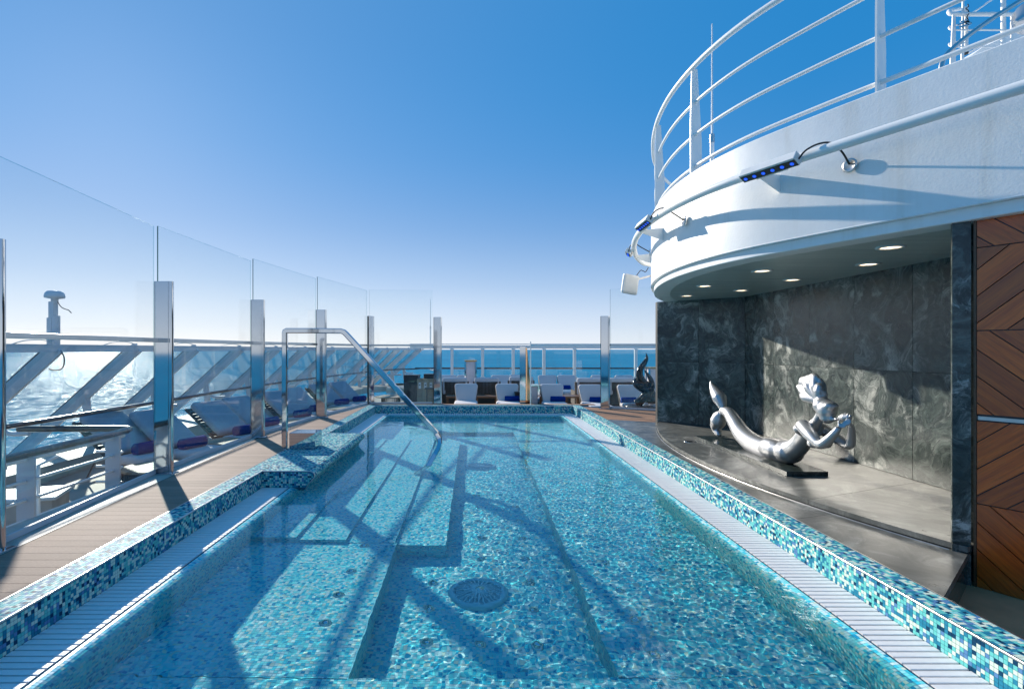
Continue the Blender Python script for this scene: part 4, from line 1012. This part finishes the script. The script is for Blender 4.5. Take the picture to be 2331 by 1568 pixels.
# arms, bent at the elbow, hands meeting under the shell
XN, XFa = 3.68, 4.03
limb(b, [(mp(806, 455, XN + .04), mr(34)), (mp(850, 508, XN), mr(31)), (mp(902, 562, XN), mr(24)), (mp(940, 545, XN + .02), mr(23)), (mp(985, 500, XN + .05), mr(18)), (mp(1008, 470, XN + .08), mr(14))], 14)
limb(b, [(mp(905, 470, XFa - .03), mr(32)), (mp(985, 520, XFa), mr(28)), (mp(1062, 566, XFa), mr(23)), (mp(1076, 530, XFa - .01), mr(21)), (mp(1078, 480, XFa - .04), mr(16)), (mp(1072, 455, XFa - .06), mr(14))], 14)
def hand(mb, wrist, tip_dir, side, up):
    wrist = Vector(wrist); d = Vector(tip_dir).normalized(); s_ = Vector(side).normalized(); u = Vector(up).normalized()
    pc = wrist + d * .042; fr_ = Matrix((s_, d, u)).transposed()
    t = MB().lathe([(max(1e-3, math.sin(math.pi * i / 8)), -math.cos(math.pi * i / 8)) for i in range(9)], 12)
    mb.add([pc + fr_ @ Vector((p[0] * .036, p[2] * .046, p[1] * .017)) for p in t.v], t.f, True)
    for k, (L, o_) in enumerate(((.060, -.027), (.072, -.009), (.068, .009), (.052, .026))):
        a0 = pc + s_ * o_ + d * .030; a1 = a0 + d * L * .5 + u * .006; a2 = a1 + (d * .7 + u * .75).normalized() * L * .5
        mb.tube([a0, a1, (a1 + a2) / 2 + u * .002, a2], [.0105, .0098, .009, .0065], 8)
    mb.tube([pc - s_ * .028 - d * .015, pc - s_ * .052 + d * .010 + u * .012, pc - s_ * .050 + d * .035 + u * .032], [.012, .011, .008], 8)
hand(b, mp(1008, 470, 3.76), mp(1062, 440, 3.84) - mp(1008, 470, 3.76), (.3, -.5, -.25), (.1, .1, 1))
hand(b, mp(1074, 462, 3.97), mp(1040, 425, 3.86) - mp(1074, 462, 3.97), (-.2, .5, .2), (-.5, .2, .6))
# tail flukes, one raised and one curling to the ground
def fluke(pts, flat):
    t = MB(); limb(t, [(mp(a, b_, 3.85), mr(r, 8.3)) for a, b_, r in pts], 14, .025)
    yc = sum(p[1] for p in t.v) / len(t.v)
    b.add([(p[0], yc + (p[1] - yc) * 1.0, p[2]) if True else p for p in t.v], t.f, True)
fluke([(372, 372, 14), (366, 348, 24), (352, 310, 37), (332, 278, 30), (316, 250, 19), (306, 228, 9), (303, 212, 3)], .5)
fluke([(362, 388, 16), (352, 408, 34), (345, 435, 41), (335, 462, 32), (338, 490, 21), (350, 508, 15), (347, 519, 10)], .5)
fuse(b, 'body', 'silver_paint', mer, .0085, 12)
sh = MB(); limb(sh, [(mp(1000, 424, 3.85), .010), (mp(1020, 416, 3.85), .030), (mp(1045, 415, 3.86), .048), (mp(1068, 412, 3.87), .034), (mp(1080, 408, 3.88), .008)], 14)
for k in range(5):
    p = mp(1018 + k * 13, 392 + abs(k - 2) * 5, 3.85); sh.tube([p - Vector((0, 0, .015)), p + Vector((0, 0, .012))], [.014, .003], 8)
fuse(sh, 'conch_shell', 'silver_paint', mer, .006, 1)
pl_ = empty('statue_plinth', (3.80, 7.25, .056), label='low polished dark marble slab lying on the terrace under the mermaid', cat='plinth')
MB().bbox(-.237, .237, -1.25, 1.25, 0, .053, .002).build('slab', 'marble_plinth', pl_)

# ------------------------------------------------------------ black twisted sculpture beyond the glass
simple('black_bronze', (.035, .035, .034), .18, .6, .2, 9, .1, 20, .01)
SO = Vector((4.50, 14.1, -.45)); sc_ = empty('twisted_sculpture', SO, label='glossy black sculpture of twisting tongues on a round plinth behind the far right glass', cat='sculpture')
def q3(a, b, dy=0):
    x = .6488 * (1250 + .4719 * a); y = .6488 * (1050 + .4719 * b); Y = 14.1 + dy
    return Vector(((x - 1078) * Y / 1200, Y, 1.5 - (y - 795) * Y / 1200)) - SO
def qr(px): return px * .3062 * 14.1 / 1200
b = MB()
limb(b, [(q3(2188, 770), qr(34)), (q3(2195, 715, .05), qr(36)), (q3(2165, 665, .05), qr(36)), (q3(2128, 615), qr(31)), (q3(2106, 565, -.05), qr(26)), (q3(2112, 520, -.05), qr(22)), (q3(2140, 478), qr(20)), (q3(2160, 440), qr(13)), (q3(2158, 412), qr(7)), (q3(2152, 394), qr(2))])
limb(b, [(q3(2085, 778), qr(34)), (q3(2120, 748, -.05), qr(30)), (q3(2160, 705, -.08), qr(34)), (q3(2192, 655, -.08), qr(28)), (q3(2192, 605, 0), qr(20)), (q3(2168, 560, .05), qr(12)), (q3(2148, 535, .05), qr(7)), (q3(2140, 518, .05), qr(2))])
limb(b, [(q3(2170, 690, -.1), qr(24)), (q3(2120, 658, -.15), qr(28)), (q3(2082, 632, -.1), qr(24)), (q3(2078, 602), qr(18)), (q3(2102, 595, .1), qr(12)), (q3(2125, 612, .1), qr(6))])
b.prism([(q3(2045, 0).x, -.03), (q3(2125, 0).x, -.03), (q3(2125, 0).x, .05), (q3(2045, 0).x, .05)], .44, .46)
fuse(b, 'tongues', 'black_bronze', sc_, .018, 3)
MB().lathe([(.44, 0), (.44, .40), (.50, .402), (.50, .45), (0, .452)], 36, (q3(2135, 790).x, 0, 0)).build('plinth', 'marble_plinth', sc_)

# ------------------------------------------------------------ lounge furniture
def cushion(w, d, h, name='cushion'):
    bm = bmesh.new(); bmesh.ops.create_cube(bm, size=1)
    for p in bm.verts: p.co = Vector((p.co.x * w, p.co.y * d, p.co.z * h))
    bmesh.ops.bevel(bm, geom=bm.edges[:] + bm.verts[:], offset=min(w, d, h) * .42, segments=4, profile=.5, affect='EDGES')
    me = bpy.data.meshes.new(name); bm.to_mesh(me); bm.free(); me.polygons.foreach_set('use_smooth', np.ones(len(me.polygons), bool)); me.materials.append(M('cushion_fabric')); return me
SHORT = cushion(.68, .56, .14, 'seat_cushion'); SEAT = cushion(.68, 1.25, .14, 'seat_cushion'); BACK = cushion(.68, .88, .12, 'back_cushion'); BACK.materials[0] = M('backlit_fabric')
WB = MB()
for i in range(21):
    y = -.62 + i * .062
    for sx_ in (-.33, .33): WB.box(sx_ - .012, sx_ + .012, y - .014, y + .014, .03, .26)
for i in range(11):
    x = -.31 + i * .062
    for sy_ in (-.63, .63): WB.box(x - .014, x + .014, sy_ - .012, sy_ + .012, .03, .26)
WB.box(-.35, .35, -.65, .65, .26, .285); WB.box(-.34, .34, -.64, .64, .02, .04)
WB.box(-.322, .322, -.62, .62, .04, .259)
WICK = WB.mesh('wicker_base', 'wicker'); 
BF = MB()
for sx_ in (-.34, .34): BF.bar((sx_, 0, 0), (sx_, .98, 0), .03, .04)
for i in range(12): BF.box(-.33, .33, .04 + i * .08, .085 + i * .08, -.012, .012)
WS = MB()
for i in range(10):
    y = -.27 + i * .06
    for sx_ in (-.33, .33): WS.box(sx_ - .012, sx_ + .012, y - .016, y + .016, .03, .26)
for i in range(11):
    for sy_ in (-.28, .28): WS.box(-.325 + i * .062, -.295 + i * .062, sy_ - .012, sy_ + .012, .03, .26)
WS.box(-.35, .35, -.30, .30, .26, .285); WS.box(-.318, .318, -.27, .27, .02, .259)
WSH = WS.mesh('wicker_base', 'wicker')
BFRAME = BF.mesh('back_frame', 'wicker')
def towel_me():
    mb = MB(); mb.tube([(-.21, 0, 0), (-.205, 0, 0), (.205, 0, 0), (.21, 0, 0)], [.065, .09, .09, .065], 16)
    sp = [(.216, .055 * r_ * math.cos(a), .055 * r_ * math.sin(a)) for a, r_ in zip(np.linspace(0, 14, 40), np.linspace(1, .1, 40))]; mb.tube(sp, .008, 5)
    return mb.mesh('rolled_towel', 'navy_towel')
TOW = towel_me()
EMB = MB().lathe([(.020, 0), (.020, .002), (.012, .003), (.010, .001), (0, .001)], 12).mesh('emblem', 'gold_metal')
def lounger(x, y, rz, label, group, recline=35, z=LOW, back=True):
    """origin under the hinge; local -y is towards the feet"""
    o = empty('sun_lounger', (x, y, z), rz, label=label, cat='sun lounger', group=group)
    inst('wicker_base', WSH, o, (0, -.18, 0)); inst('seat_cushion', SHORT, o, (0, -.20, .355))
    a = R(recline); f = inst('back_frame', BFRAME, o, (0, .12, .30), (a, 0, 0)); inst('back_cushion', BACK, o, (0, .10 + .50 * math.cos(a) - .085 * math.sin(a), .34 + .50 * math.sin(a) + .085 * math.cos(a)), (a, 0, 0))
    mb = MB().tube([(-.30, .5, .62 * math.sin(a)), (-.30, .72, .02)], .012, 6); mb.tube([(.30, .5, .62 * math.sin(a)), (.30, .72, .02)], .012, 6); mb.build('prop', 'dark_metal', o)
    return o
def towel(x, y, z, rz, label, group='rolled navy towels on the loungers'):
    o = inst('rolled_towel', TOW, None, (x, y, z), (0, 0, rz)); tag(o, label, 'towel', group)
    e = inst('emblem', EMB, o, (0, -.055, .054), (R(45), 0, 0)); return o
LN = [(-4.95, 7.85, 'lounger nearest the camera on the left, behind the teak-capped stair rail'), (-4.50, 8.25, 'second lounger on the left, seen on both sides of the nearest whole post'), (-4.25, 9.55, 'third lounger on the left, framed in the glass right of the nearest whole post'),
      (-4.22, 10.6, 'fourth lounger on the left, its foot hidden by the third post'), (-4.0, 12.0, 'fifth lounger on the left, seen through the handrail frame'), (-3.98, 13.1, 'sixth lounger on the left, against the post crossed by the handrail'),
      (-3.75, 14.6, 'seventh lounger on the left, near the far left pool corner'), (-3.45, 15.5, 'eighth and farthest lounger of the left row by the far corner post')]
TN = ['fattest and nearest navy rolled towel, left of the nearest whole post', 'navy rolled towel just right of the nearest whole post', 'navy rolled towel beside the round table in the third glass screen', 'navy rolled towel partly behind the third post',
      'navy rolled towel seen through the handrail frame', 'navy rolled towel right against the handrail post', 'navy rolled towel left of the far corner post, farther left of two', 'navy rolled towel touching the far corner post']
for i, (x, y, lb) in enumerate(LN):
    rz = R(72 - i * 2); lounger(x, y, rz, lb, 'sun loungers in a row behind the left glass screens')
    d = Vector((math.sin(rz), -math.cos(rz)))       # towards the feet
    towel(x + d.x * .14, y + d.y * .14, LOW + .50, rz, TN[i])
def round_table(x, y, label, r=.42, h=.42):
    o = empty('round_table', (x, y, LOW), label=label, cat='table', group='round teak side tables between the loungers')
    n = 9
    for i in range(n):
        a = -r + i * 2 * r / n + .003; b_ = -r + (i + 1) * 2 * r / n - .003; ha = math.sqrt(max(.0005, r * r - max(abs(a), abs(b_)) ** 2)); hm = math.sqrt(r * r - min(abs(a), abs(b_), abs((a + b_) / 2)) ** 2) if a * b_ < 0 else math.sqrt(r * r - min(abs(a), abs(b_)) ** 2)
        wa, wb = math.sqrt(max(.0005, r * r - a * a)), math.sqrt(max(.0005, r * r - b_ * b_))
        MB().prism([(a, -wa), (b_, -wb), (b_, wb), (a, wa)], h - .025, h).build('slat', 'pale_teak', o)
    w_ = MB()
    for k in range(30):
        an = k * 2 * math.pi / 30; w_.box(-.010, .010, -.006, .006, .02, h - .03, Matrix.Translation((.30 * math.cos(an), .30 * math.sin(an), 0)) @ Matrix.Rotation(an, 4, 'Z'))
    w_.lathe([(.31, 0), (.31, .02), (0, .02)], 24); w_.lathe([(.33, h - .05), (.33, h - .026), (0, h - .026)], 24)
    w_.build('wicker_drum', 'wicker', o); return o
round_table(-4.25, 7.0, 'round slatted teak table nearest the camera beside the nearest navy towel', .38, .40)
round_table(-4.05, 8.9, 'round table in the glass right of the nearest whole post')
round_table(-3.90, 11.2, 'round table seen through the handrail frame')
round_table(-3.62, 13.9, 'round table left of the far left corner post')
round_table(-2.7, 17.2, 'round table behind the far left glass, left of the wooden bins', .5, .42)
lt = empty('low_lounge_table', (-5.3, 6.0, LOW), R(20), label='low white rectangular table behind the stair rail at the lower left', cat='table')
MB().bbox(-.55, .55, -.30, .30, .26, .30, .01).build('top', 'white_plastic', lt); MB().box(-.5, .5, -.26, .26, 0, .259).build('base', 'cream_curb', lt)

# chaises and armchairs beyond the far wall of the pool
def chaise(px, y, label, w=.78, towel_=True, zt=.47, group='pale chaises facing the pool behind its far wall'):
    x = (px - 1078) * y / 1200; o = empty('chaise', (x, y, LOW), label=label, cat='chaise', group=group)
    H = zt - LOW
    bm = bmesh.new(); prof = [(-w * .36, .36), (w * .36, .36), (w * .46, H - .06), (w * .40, H), (-w * .40, H), (-w * .46, H - .06)]
    vs = [bm.verts.new((a, 0, z)) for a, z in prof]; vb = [bm.verts.new((a, .11, z)) for a, z in prof]; n = 6
    bm.faces.new(vs); bm.faces.new(vb[::-1])
    for i in range(n): bm.faces.new((vs[i], vb[i], vb[(i + 1) % n], vs[(i + 1) % n]))
    bmesh.ops.recalc_face_normals(bm, faces=bm.faces[:]); bmesh.ops.bevel(bm, geom=bm.edges[:], offset=.035, segments=3, profile=.5, affect='EDGES')
    for p in bm.verts: p.co.y += (p.co.z - .36) * .42
    me = bpy.data.meshes.new('back_cushion'); bm.to_mesh(me); bm.free(); me.polygons.foreach_set('use_smooth', np.ones(len(me.polygons), bool)); me.materials.append(M('cushion_fabric'))
    inst('back_cushion', me, o); inst('seat_cushion', SEAT, o, (0, -.58, .37)); inst('wicker_base', WICK, o, (0, -.55, 0))
    mb = MB()
    for s_ in (-1, 1): mb.bar((s_ * w * .38, .12, .30), (s_ * w * .44, .12 + (H - .4) * .42, H - .05), .02, .05)
    mb.build('back_frame', 'wicker', o)
    if towel_: towel(x + towel_ * .12, y - .10, LOW + .50, 0, 'navy towel on the ' + label.split(',')[0].replace('a navy towel ', ''), 'navy towels on the far chaises')
    return o
PXS = [(1061, 15.6, 'chaise left of the far wall, first from the wooden bins', 0), (1155.5, 15.5, 'second pale chaise, left of the thin mirror column', 1), (1259, 15.4, 'third pale chaise, right of the short lantern', 1), (1348, 15.2, 'fourth pale chaise, against the far right polished post', 1), (1438, 15.1, 'fifth pale chaise, behind the black twisted sculpture', -1)]
for px, y, lb, tw_ in PXS: chaise(px, y, lb, .76, tw_)
def armchair(px, y, label, zt=.55, w=.86):
    x = (px - 1078) * y / 1200; o = empty('armchair', (x, y, LOW), label=label, cat='armchair', group='wicker armchairs with their backs to the pool'); H = zt - LOW
    mb = MB()
    for k in range(31):
        a = math.pi * (k / 30) ; xx = -math.cos(a) * w / 2; yy = -math.sin(a) * .22
        mb.bar((xx, yy, .12), (xx * 1.04, yy * 1.3 , H - .12), .032, .03, up=(0, 1, 0))
    for k in (0, 8): mb.tube([(-math.cos(a) * w / 2 * 1.01, -math.sin(a) * .26, .15 + k * (H - .3) / 8) for a in np.linspace(0, math.pi, 14)], .012, 5)
    for s_ in (-1, 1): mb.box(s_ * w / 2 - .03, s_ * w / 2 + .03, 0, .7, .12, .58)
    mb.box(-w / 2, w / 2, -.1, .7, .10, .2)
    mb.prism([(-math.cos(a_) * w * .47, -math.sin(a_) * .19) for a_ in np.linspace(0, math.pi, 12)], .13, H - .14)
    mb.build('wicker_shell', 'wicker', o)
    bk = cushion(w * .96, .18, H - .42, 'back_cushion'); inst('back_cushion', bk, o, (0, -.10, .42 + (H - .42) / 2 + .02)); st = cushion(w * .86, .62, .16, 'seat_cushion'); inst('seat_cushion', st, o, (0, .34, .36))
    return o
for px, y, lb in ((1036, 17.6, 'wicker armchair nearest the wooden bins, beside the tall lantern'), (1108, 17.6, 'wicker armchair just right of the tall lantern'), (1340, 17.4, 'wicker armchair behind the fourth pale chaise'), (1413, 17.4, 'wicker armchair left of the black twisted sculpture'), (1186, 18.2, 'wicker armchair half hidden by the thin mirror column')):
    armchair(px, y, lb)
for i, (px, y, lb, tw_) in enumerate(((1019, 20.2, 'far chaise at the left end of the back row', 1), (1061, 20.4, 'far chaise hidden behind the tall lantern', 0), (1140, 20.2, 'far chaise seen above the gap right of the tall lantern', 0), (1180, 20.4, 'far chaise behind the thin mirror column', 0), (1248, 20.2, 'far chaise above the third pale chaise', 0), (1292, 20.1, 'far chaise with a navy towel right of the third pale chaise', -1), (1370, 20.2, 'far chaise behind the far right polished post', 0), (1425, 20.1, 'far chaise at the right end of the back row', 0))):
    chaise(px, y, lb, .78, tw_, .50, 'pale chaises of the back row by the bow screen')
def table(x0, x1, y0, y1, h, label, mat='teak_table', t_=.05):
    o = empty('side_table', ((x0 + x1) / 2, (y0 + y1) / 2, LOW), label=label, cat='table', group='brown wooden tables between the chaises'); w, d = (x1 - x0) / 2, (y1 - y0) / 2
    MB().bbox(-w, w, -d, d, h - t_, h, .006).build('top', mat, o)
    for sx_ in (-1, 1):
        for sy_ in (-1, 1): MB().box(sx_ * (w - .04) - .035, sx_ * (w - .04) + .035, sy_ * (d - .04) - .035, sy_ * (d - .04) + .035, 0, h - t_ - .001).build('leg', mat, o)
K = lambda px, y: (px - 1078) * y / 1200
table(K(1016, 16.4), K(1041, 16.4), 16.2, 16.9, .50, 'brown wooden table left of the first pale chaise')
table(K(1082, 16.4), K(1132, 16.4), 16.2, 16.9, .50, 'brown wooden table between the first and second pale chaises')
table(K(1196, 16.4), K(1238, 16.4), 16.2, 16.9, .50, 'brown wooden table by the short lantern')
table(K(1284, 16.4), K(1325, 16.4), 16.2, 16.9, .50, 'brown wooden table between the third and fourth pale chaises')
def lantern(px, y, w, zt, label, zb=LOW):
    o = empty('lantern', (K(px, y), y, zb), label=label, cat='lantern', group='square steel lanterns with pale panels'); H = zt - zb; h = w / 2
    for sx_ in (-1, 1):
        for sy_ in (-1, 1): MB().box(sx_ * (h - .025) - .025, sx_ * (h - .025) + .025, sy_ * (h - .025) - .025, sy_ * (h - .025) + .025, 0, H - .041).build('corner_post', 'chrome', o)
    MB().box(-h, h, -h, h, H - .04, H).build('cap', 'gold_metal' if w > .4 and zt > .9 else 'chrome', o); MB().box(-h + .05, h - .05, -h + .03, h - .03, .05, H - .05).build('diffuser', 'lamp_diffuser', o)
    MB().box(-h + .002, h - .002, -h + .002, h - .002, 0, .048).build('base', 'chrome', o)
lantern(1071.5, 18.2, .42, 1.13, 'tall square lantern with a coppery top, left part of the lounge'); lantern(1209, 15.9, .45, .44, 'short square lantern just right of the thin mirror column'); lantern(1350, 18.6, .42, .40, 'short lantern peeping over the fourth pale chaise')
lantern(1487, 16.5, .42, .95, 'lantern half hidden by the dark marble wall, right of the black sculpture')
# mirror column with a slanting mirror flank, its wood reflection put into the tint
mc = empty('mirror_column', (K(1190, 14.9), 14.9, LOW), label='thin mirror column with a slanting mirror side tinted as a wood reflection, at the middle of the far pool wall', cat='column')
MB().box(-.085, .075, -.03, .03, 0, 2.03).build('mirror_face', 'chrome', mc)
MB().prism([(.077, .0), (.30, .0), (.12, 1.98), (.077, 2.0)], -.025, .025, Matrix.Rotation(R(90), 4, 'X')).build('mirror_flank', 'wood_reflection_mirror', mc)
# bins
bn = empty('recycling_bins', (K(950, 17.6), 17.6, LOW), R(-4), label='dark and golden wood recycling station with three labelled compartments behind the far left glass', cat='recycling bins')
MB().box(-.42, .05, -.2, .3, 0, 1.10).build('dark_cabinet', 'black_plastic', bn)
for k in range(3):
    x0 = .055 + k * .185 - .02; 
    MB().box(x0, x0 + .18, -.24, .26, 0, .98).build('compartment', 'pale_teak', bn); c_ = bn.children[-1]
    MB().box(x0 + .05, x0 + .13, -.246, -.241, .66, .86).build('sign_plate', 'paper_label', bn)
    MB().lathe([(.022, 0), (.022, .002), (.012, .002), (.012, 0)], 10).build('recycle_mark', 'mark_ink', bn)
    m_ = [q for q in bn.children if q.name.startswith('recycle_mark')]; m_[-1].location = (x0 + .09, -.2465, .78); m_[-1].rotation_euler = (R(90), 0, 0)
MB().box(.22, .56, -.05, .26, .981, 1.13).build('dark_lid', 'black_plastic', bn)
st = empty('bar_stool_table', (K(983, 17.2), 17.2, LOW), label='small dark high table beside the wooden bins', cat='table')
MB().box(-.22, .22, -.2, .2, .66, .70).build('top', 'dark_metal', st)
for s_ in (-1, 1): MB().box(s_ * .16 - .02, s_ * .16 + .02, -.02, .02, 0, .659).build('leg', 'dark_metal', st)
bb = empty('black_bin', (K(1189, 15.6) - .05, 15.7, LOW), label='small black box bin standing behind the thin mirror column', cat='bin')
MB().box(-.17, .17, -.16, .16, 0, .66).build('body', 'black_plastic', bb); MB().bbox(-.19, .19, -.18, .18, .662, .70, .006).build('lid', 'dark_metal', bb)

# ------------------------------------------------------------ pool fittings
hd = empty('pool_handrail', (-2.8, 7.95, 0), label='polished steel pool handrail with a mirror-clad foot box, bending down into the water', cat='handrail')
pts = [(-.045, 0, .002), (-.045, 0, 1.74), (-.035, 0, 1.775), (.0, 0, 1.785), (.82, 0, 1.775), (.86, 0, 1.765), (.90, 0, 1.73)]
def flatbar(mb, pts, w, h):
    pts = [Vector(p) for p in pts]
    rows = []
    for i, p in enumerate(pts):
        d = (pts[min(i + 1, len(pts) - 1)] - pts[max(i - 1, 0)]).normalized(); n_ = Vector((0, 1, 0)); u = d.cross(n_)
        e = .28
        rows.append([p + n_ * a * w / 2 + u * c * h / 2 for a, c in ((-1, -1 + e), (-1, 1 - e), (-1 + e, 1), (1 - e, 1), (1, 1 - e), (1, -1 + e), (1 - e, -1), (-1 + e, -1))])
    n = 8; vs = [q for r_ in rows for q in r_]; fs = []
    for i in range(len(rows) - 1): fs += [(i * n + k, (i + 1) * n + k, (i + 1) * n + (k + 1) % n, i * n + (k + 1) % n) for k in range(n)]
    mb.add(vs, fs); mb.add(rows[0], [tuple(range(n))]); mb.add(rows[-1], [tuple(reversed(range(n)))])
path = [(-.045, 0, .002), (-.045, 0, .9), (-.045, 0, 1.745), (-.04, 0, 1.768), (-.02, 0, 1.78), (.4, 0, 1.78), (.80, 0, 1.775), (.845, 0, 1.762), (.88, 0, 1.73)] + [(.88 + (2.245 - .88) * t_, -.0 - .02 * t_, 1.73 - (1.73 - .24) * t_) for t_ in (.25, .5, .75, 1.0)] + [(2.285, -.03, .17), (2.295, -.05, .10), (2.275, -.08, .03), (2.23, -.12, -.05), (2.09, -.2, -.30), (1.96, -.26, -.62)]
mb = MB(); flatbar(mb, path, .075, .078); mb.build('bar', 'chrome', hd)
MB().bbox(.03, .42, -.03, .32, .003, .245, .004).build('foot_box', 'chrome', hd)
MB().box(-.09, .0, -.05, .05, .001, .006).build('base_plate', 'chrome', hd)
# underwater fittings
def under(px, py, zf):      # where a submerged point seen at this place really stands
    Y0 = (1.5 - WATER_Z) * 1200 / (py - 795); X0 = (px - 1078) * Y0 / 1200; h = math.hypot(X0, Y0); ti = math.atan2(h, 1.5 - WATER_Z); tt = math.asin(math.sin(ti) / 1.33)
    dd = math.tan(tt) * (WATER_Z - zf); return X0 + X0 / h * dd, Y0 + Y0 / h * dd
simple('inlet_plastic', (.42, .74, .80), .5); simple('inlet_grille', (.72, .90, .93), .4)
def drain(px, py, r, label):
    x, y = under(px, py, FZ); o = empty('floor_inlet', (x, y, FZ + .002), label=label, cat='pool inlet', group='round grilled inlets on the pool floor')
    MB().lathe([(r * 1.05, 0), (r * 1.05, .035), (r * .92, .055), (r * .84, .045), (r * .84, .0)], 40).build('rim', 'inlet_plastic', o)
    mb = MB()
    for k in range(28):
        a = k * 2 * math.pi / 28; mb.tube([(r * .16 * math.cos(a), r * .16 * math.sin(a), .095), (r * .55 * math.cos(a), r * .55 * math.sin(a), .08), (r * .88 * math.cos(a), r * .88 * math.sin(a), .046)], .0075, 5)
    mb.tube([(r * .55 * math.cos(a), r * .55 * math.sin(a), .08) for a in np.linspace(0, 6.283, 24)[:-1]], .004, 4, closed=True)
    mb.build('grille', 'inlet_grille', o); MB().lathe([(r * .18, .09), (r * .16, .102), (0, .106)], 16).build('cap', 'brushed_steel', o); MB().lathe([(r * .86, .01), (0, .011)], 24).build('well', 'inlet_plastic', o)
    return x, y
drain(1090, 1352, .235, 'big round grilled inlet on the pool floor in the foreground'); drain(1094, 1062, .235, 'far round grilled inlet on the pool floor, faint under the reflections')
JETS = {}
JT = [(905, 1325), (1212, 1330), (610, 1320), (625, 1135), (1185, 1140), (645, 990), (1165, 990), (1130, 755), (905, 860), (1145, 860), (910, 750), (895, 660), (1115, 660), (895, 583), (1095, 583), (65, 1210), (138, 1057), (205, 930), (275, 793), (1660, 1035), (1740, 1190), (1840, 1375), (1780, 590), (1580, 880), (885, 518)]
JB = MB().lathe([(.034, 0), (.034, .006), (.030, .016), (.018, .026), (0, .030)], 16).mesh('jet_cap', 'chrome'); JR = MB().lathe([(.045, 0), (.043, .006), (.035, .007)], 16).mesh('rim', 'brushed_steel')
for i, (a, b_) in enumerate(JT):
    px = .6488 * (1100 + .6485 * a); py = .6488 * (1400 + .6485 * b_)
    x, y = under(px, py, BZ); zf = BZ
    if -.74 < x < .86: x, y = under(px, py, FZ); zf = FZ
    if zf == FZ and (x < -.74 or x > .86): continue
    if x > 2.15 or x < -2.1: continue
    o = inst('water_jet', JR, None, (x, y, zf + .003)); side_ = 'left bench' if x < -.7 and zf == BZ else 'right bench' if x > .8 and zf == BZ else 'pool floor'
    inst('jet_cap', JB, o); JETS.setdefault(side_, []).append(o)
ORD = 'nearest second third fourth fifth sixth seventh eighth ninth'.split()
for side_, os_ in JETS.items():
    os_.sort(key=lambda o: o.location.y); rows = []
    for o in os_:
        if rows and o.location.y - rows[-1][0].location.y < .33: rows[-1].append(o)
        else: rows.append([o])
    for r_i, row in enumerate(rows):
        row.sort(key=lambda o: o.location.x)
        for c_i, o in enumerate(row):
            pos = '' if len(row) == 1 else (', left one' if c_i == 0 else (', right one' if c_i == len(row) - 1 else ', middle one'))
            tag(o, 'small domed steel jet in the %s mosaic, %s row from the camera%s' % (side_, ORD[min(r_i, 8)], pos), 'water jet', 'domed jets of the ' + side_)
fj = inst('coping_nozzle', MB().lathe([(.022, 0), (.022, .003), (.012, .004), (0, .001)], 14).mesh('coping_nozzle', 'dark_metal'), None, (-2.66, 6.05, .003)); tag(fj, 'tiny dark nozzle on the left coping near the mosaic platform', 'nozzle')
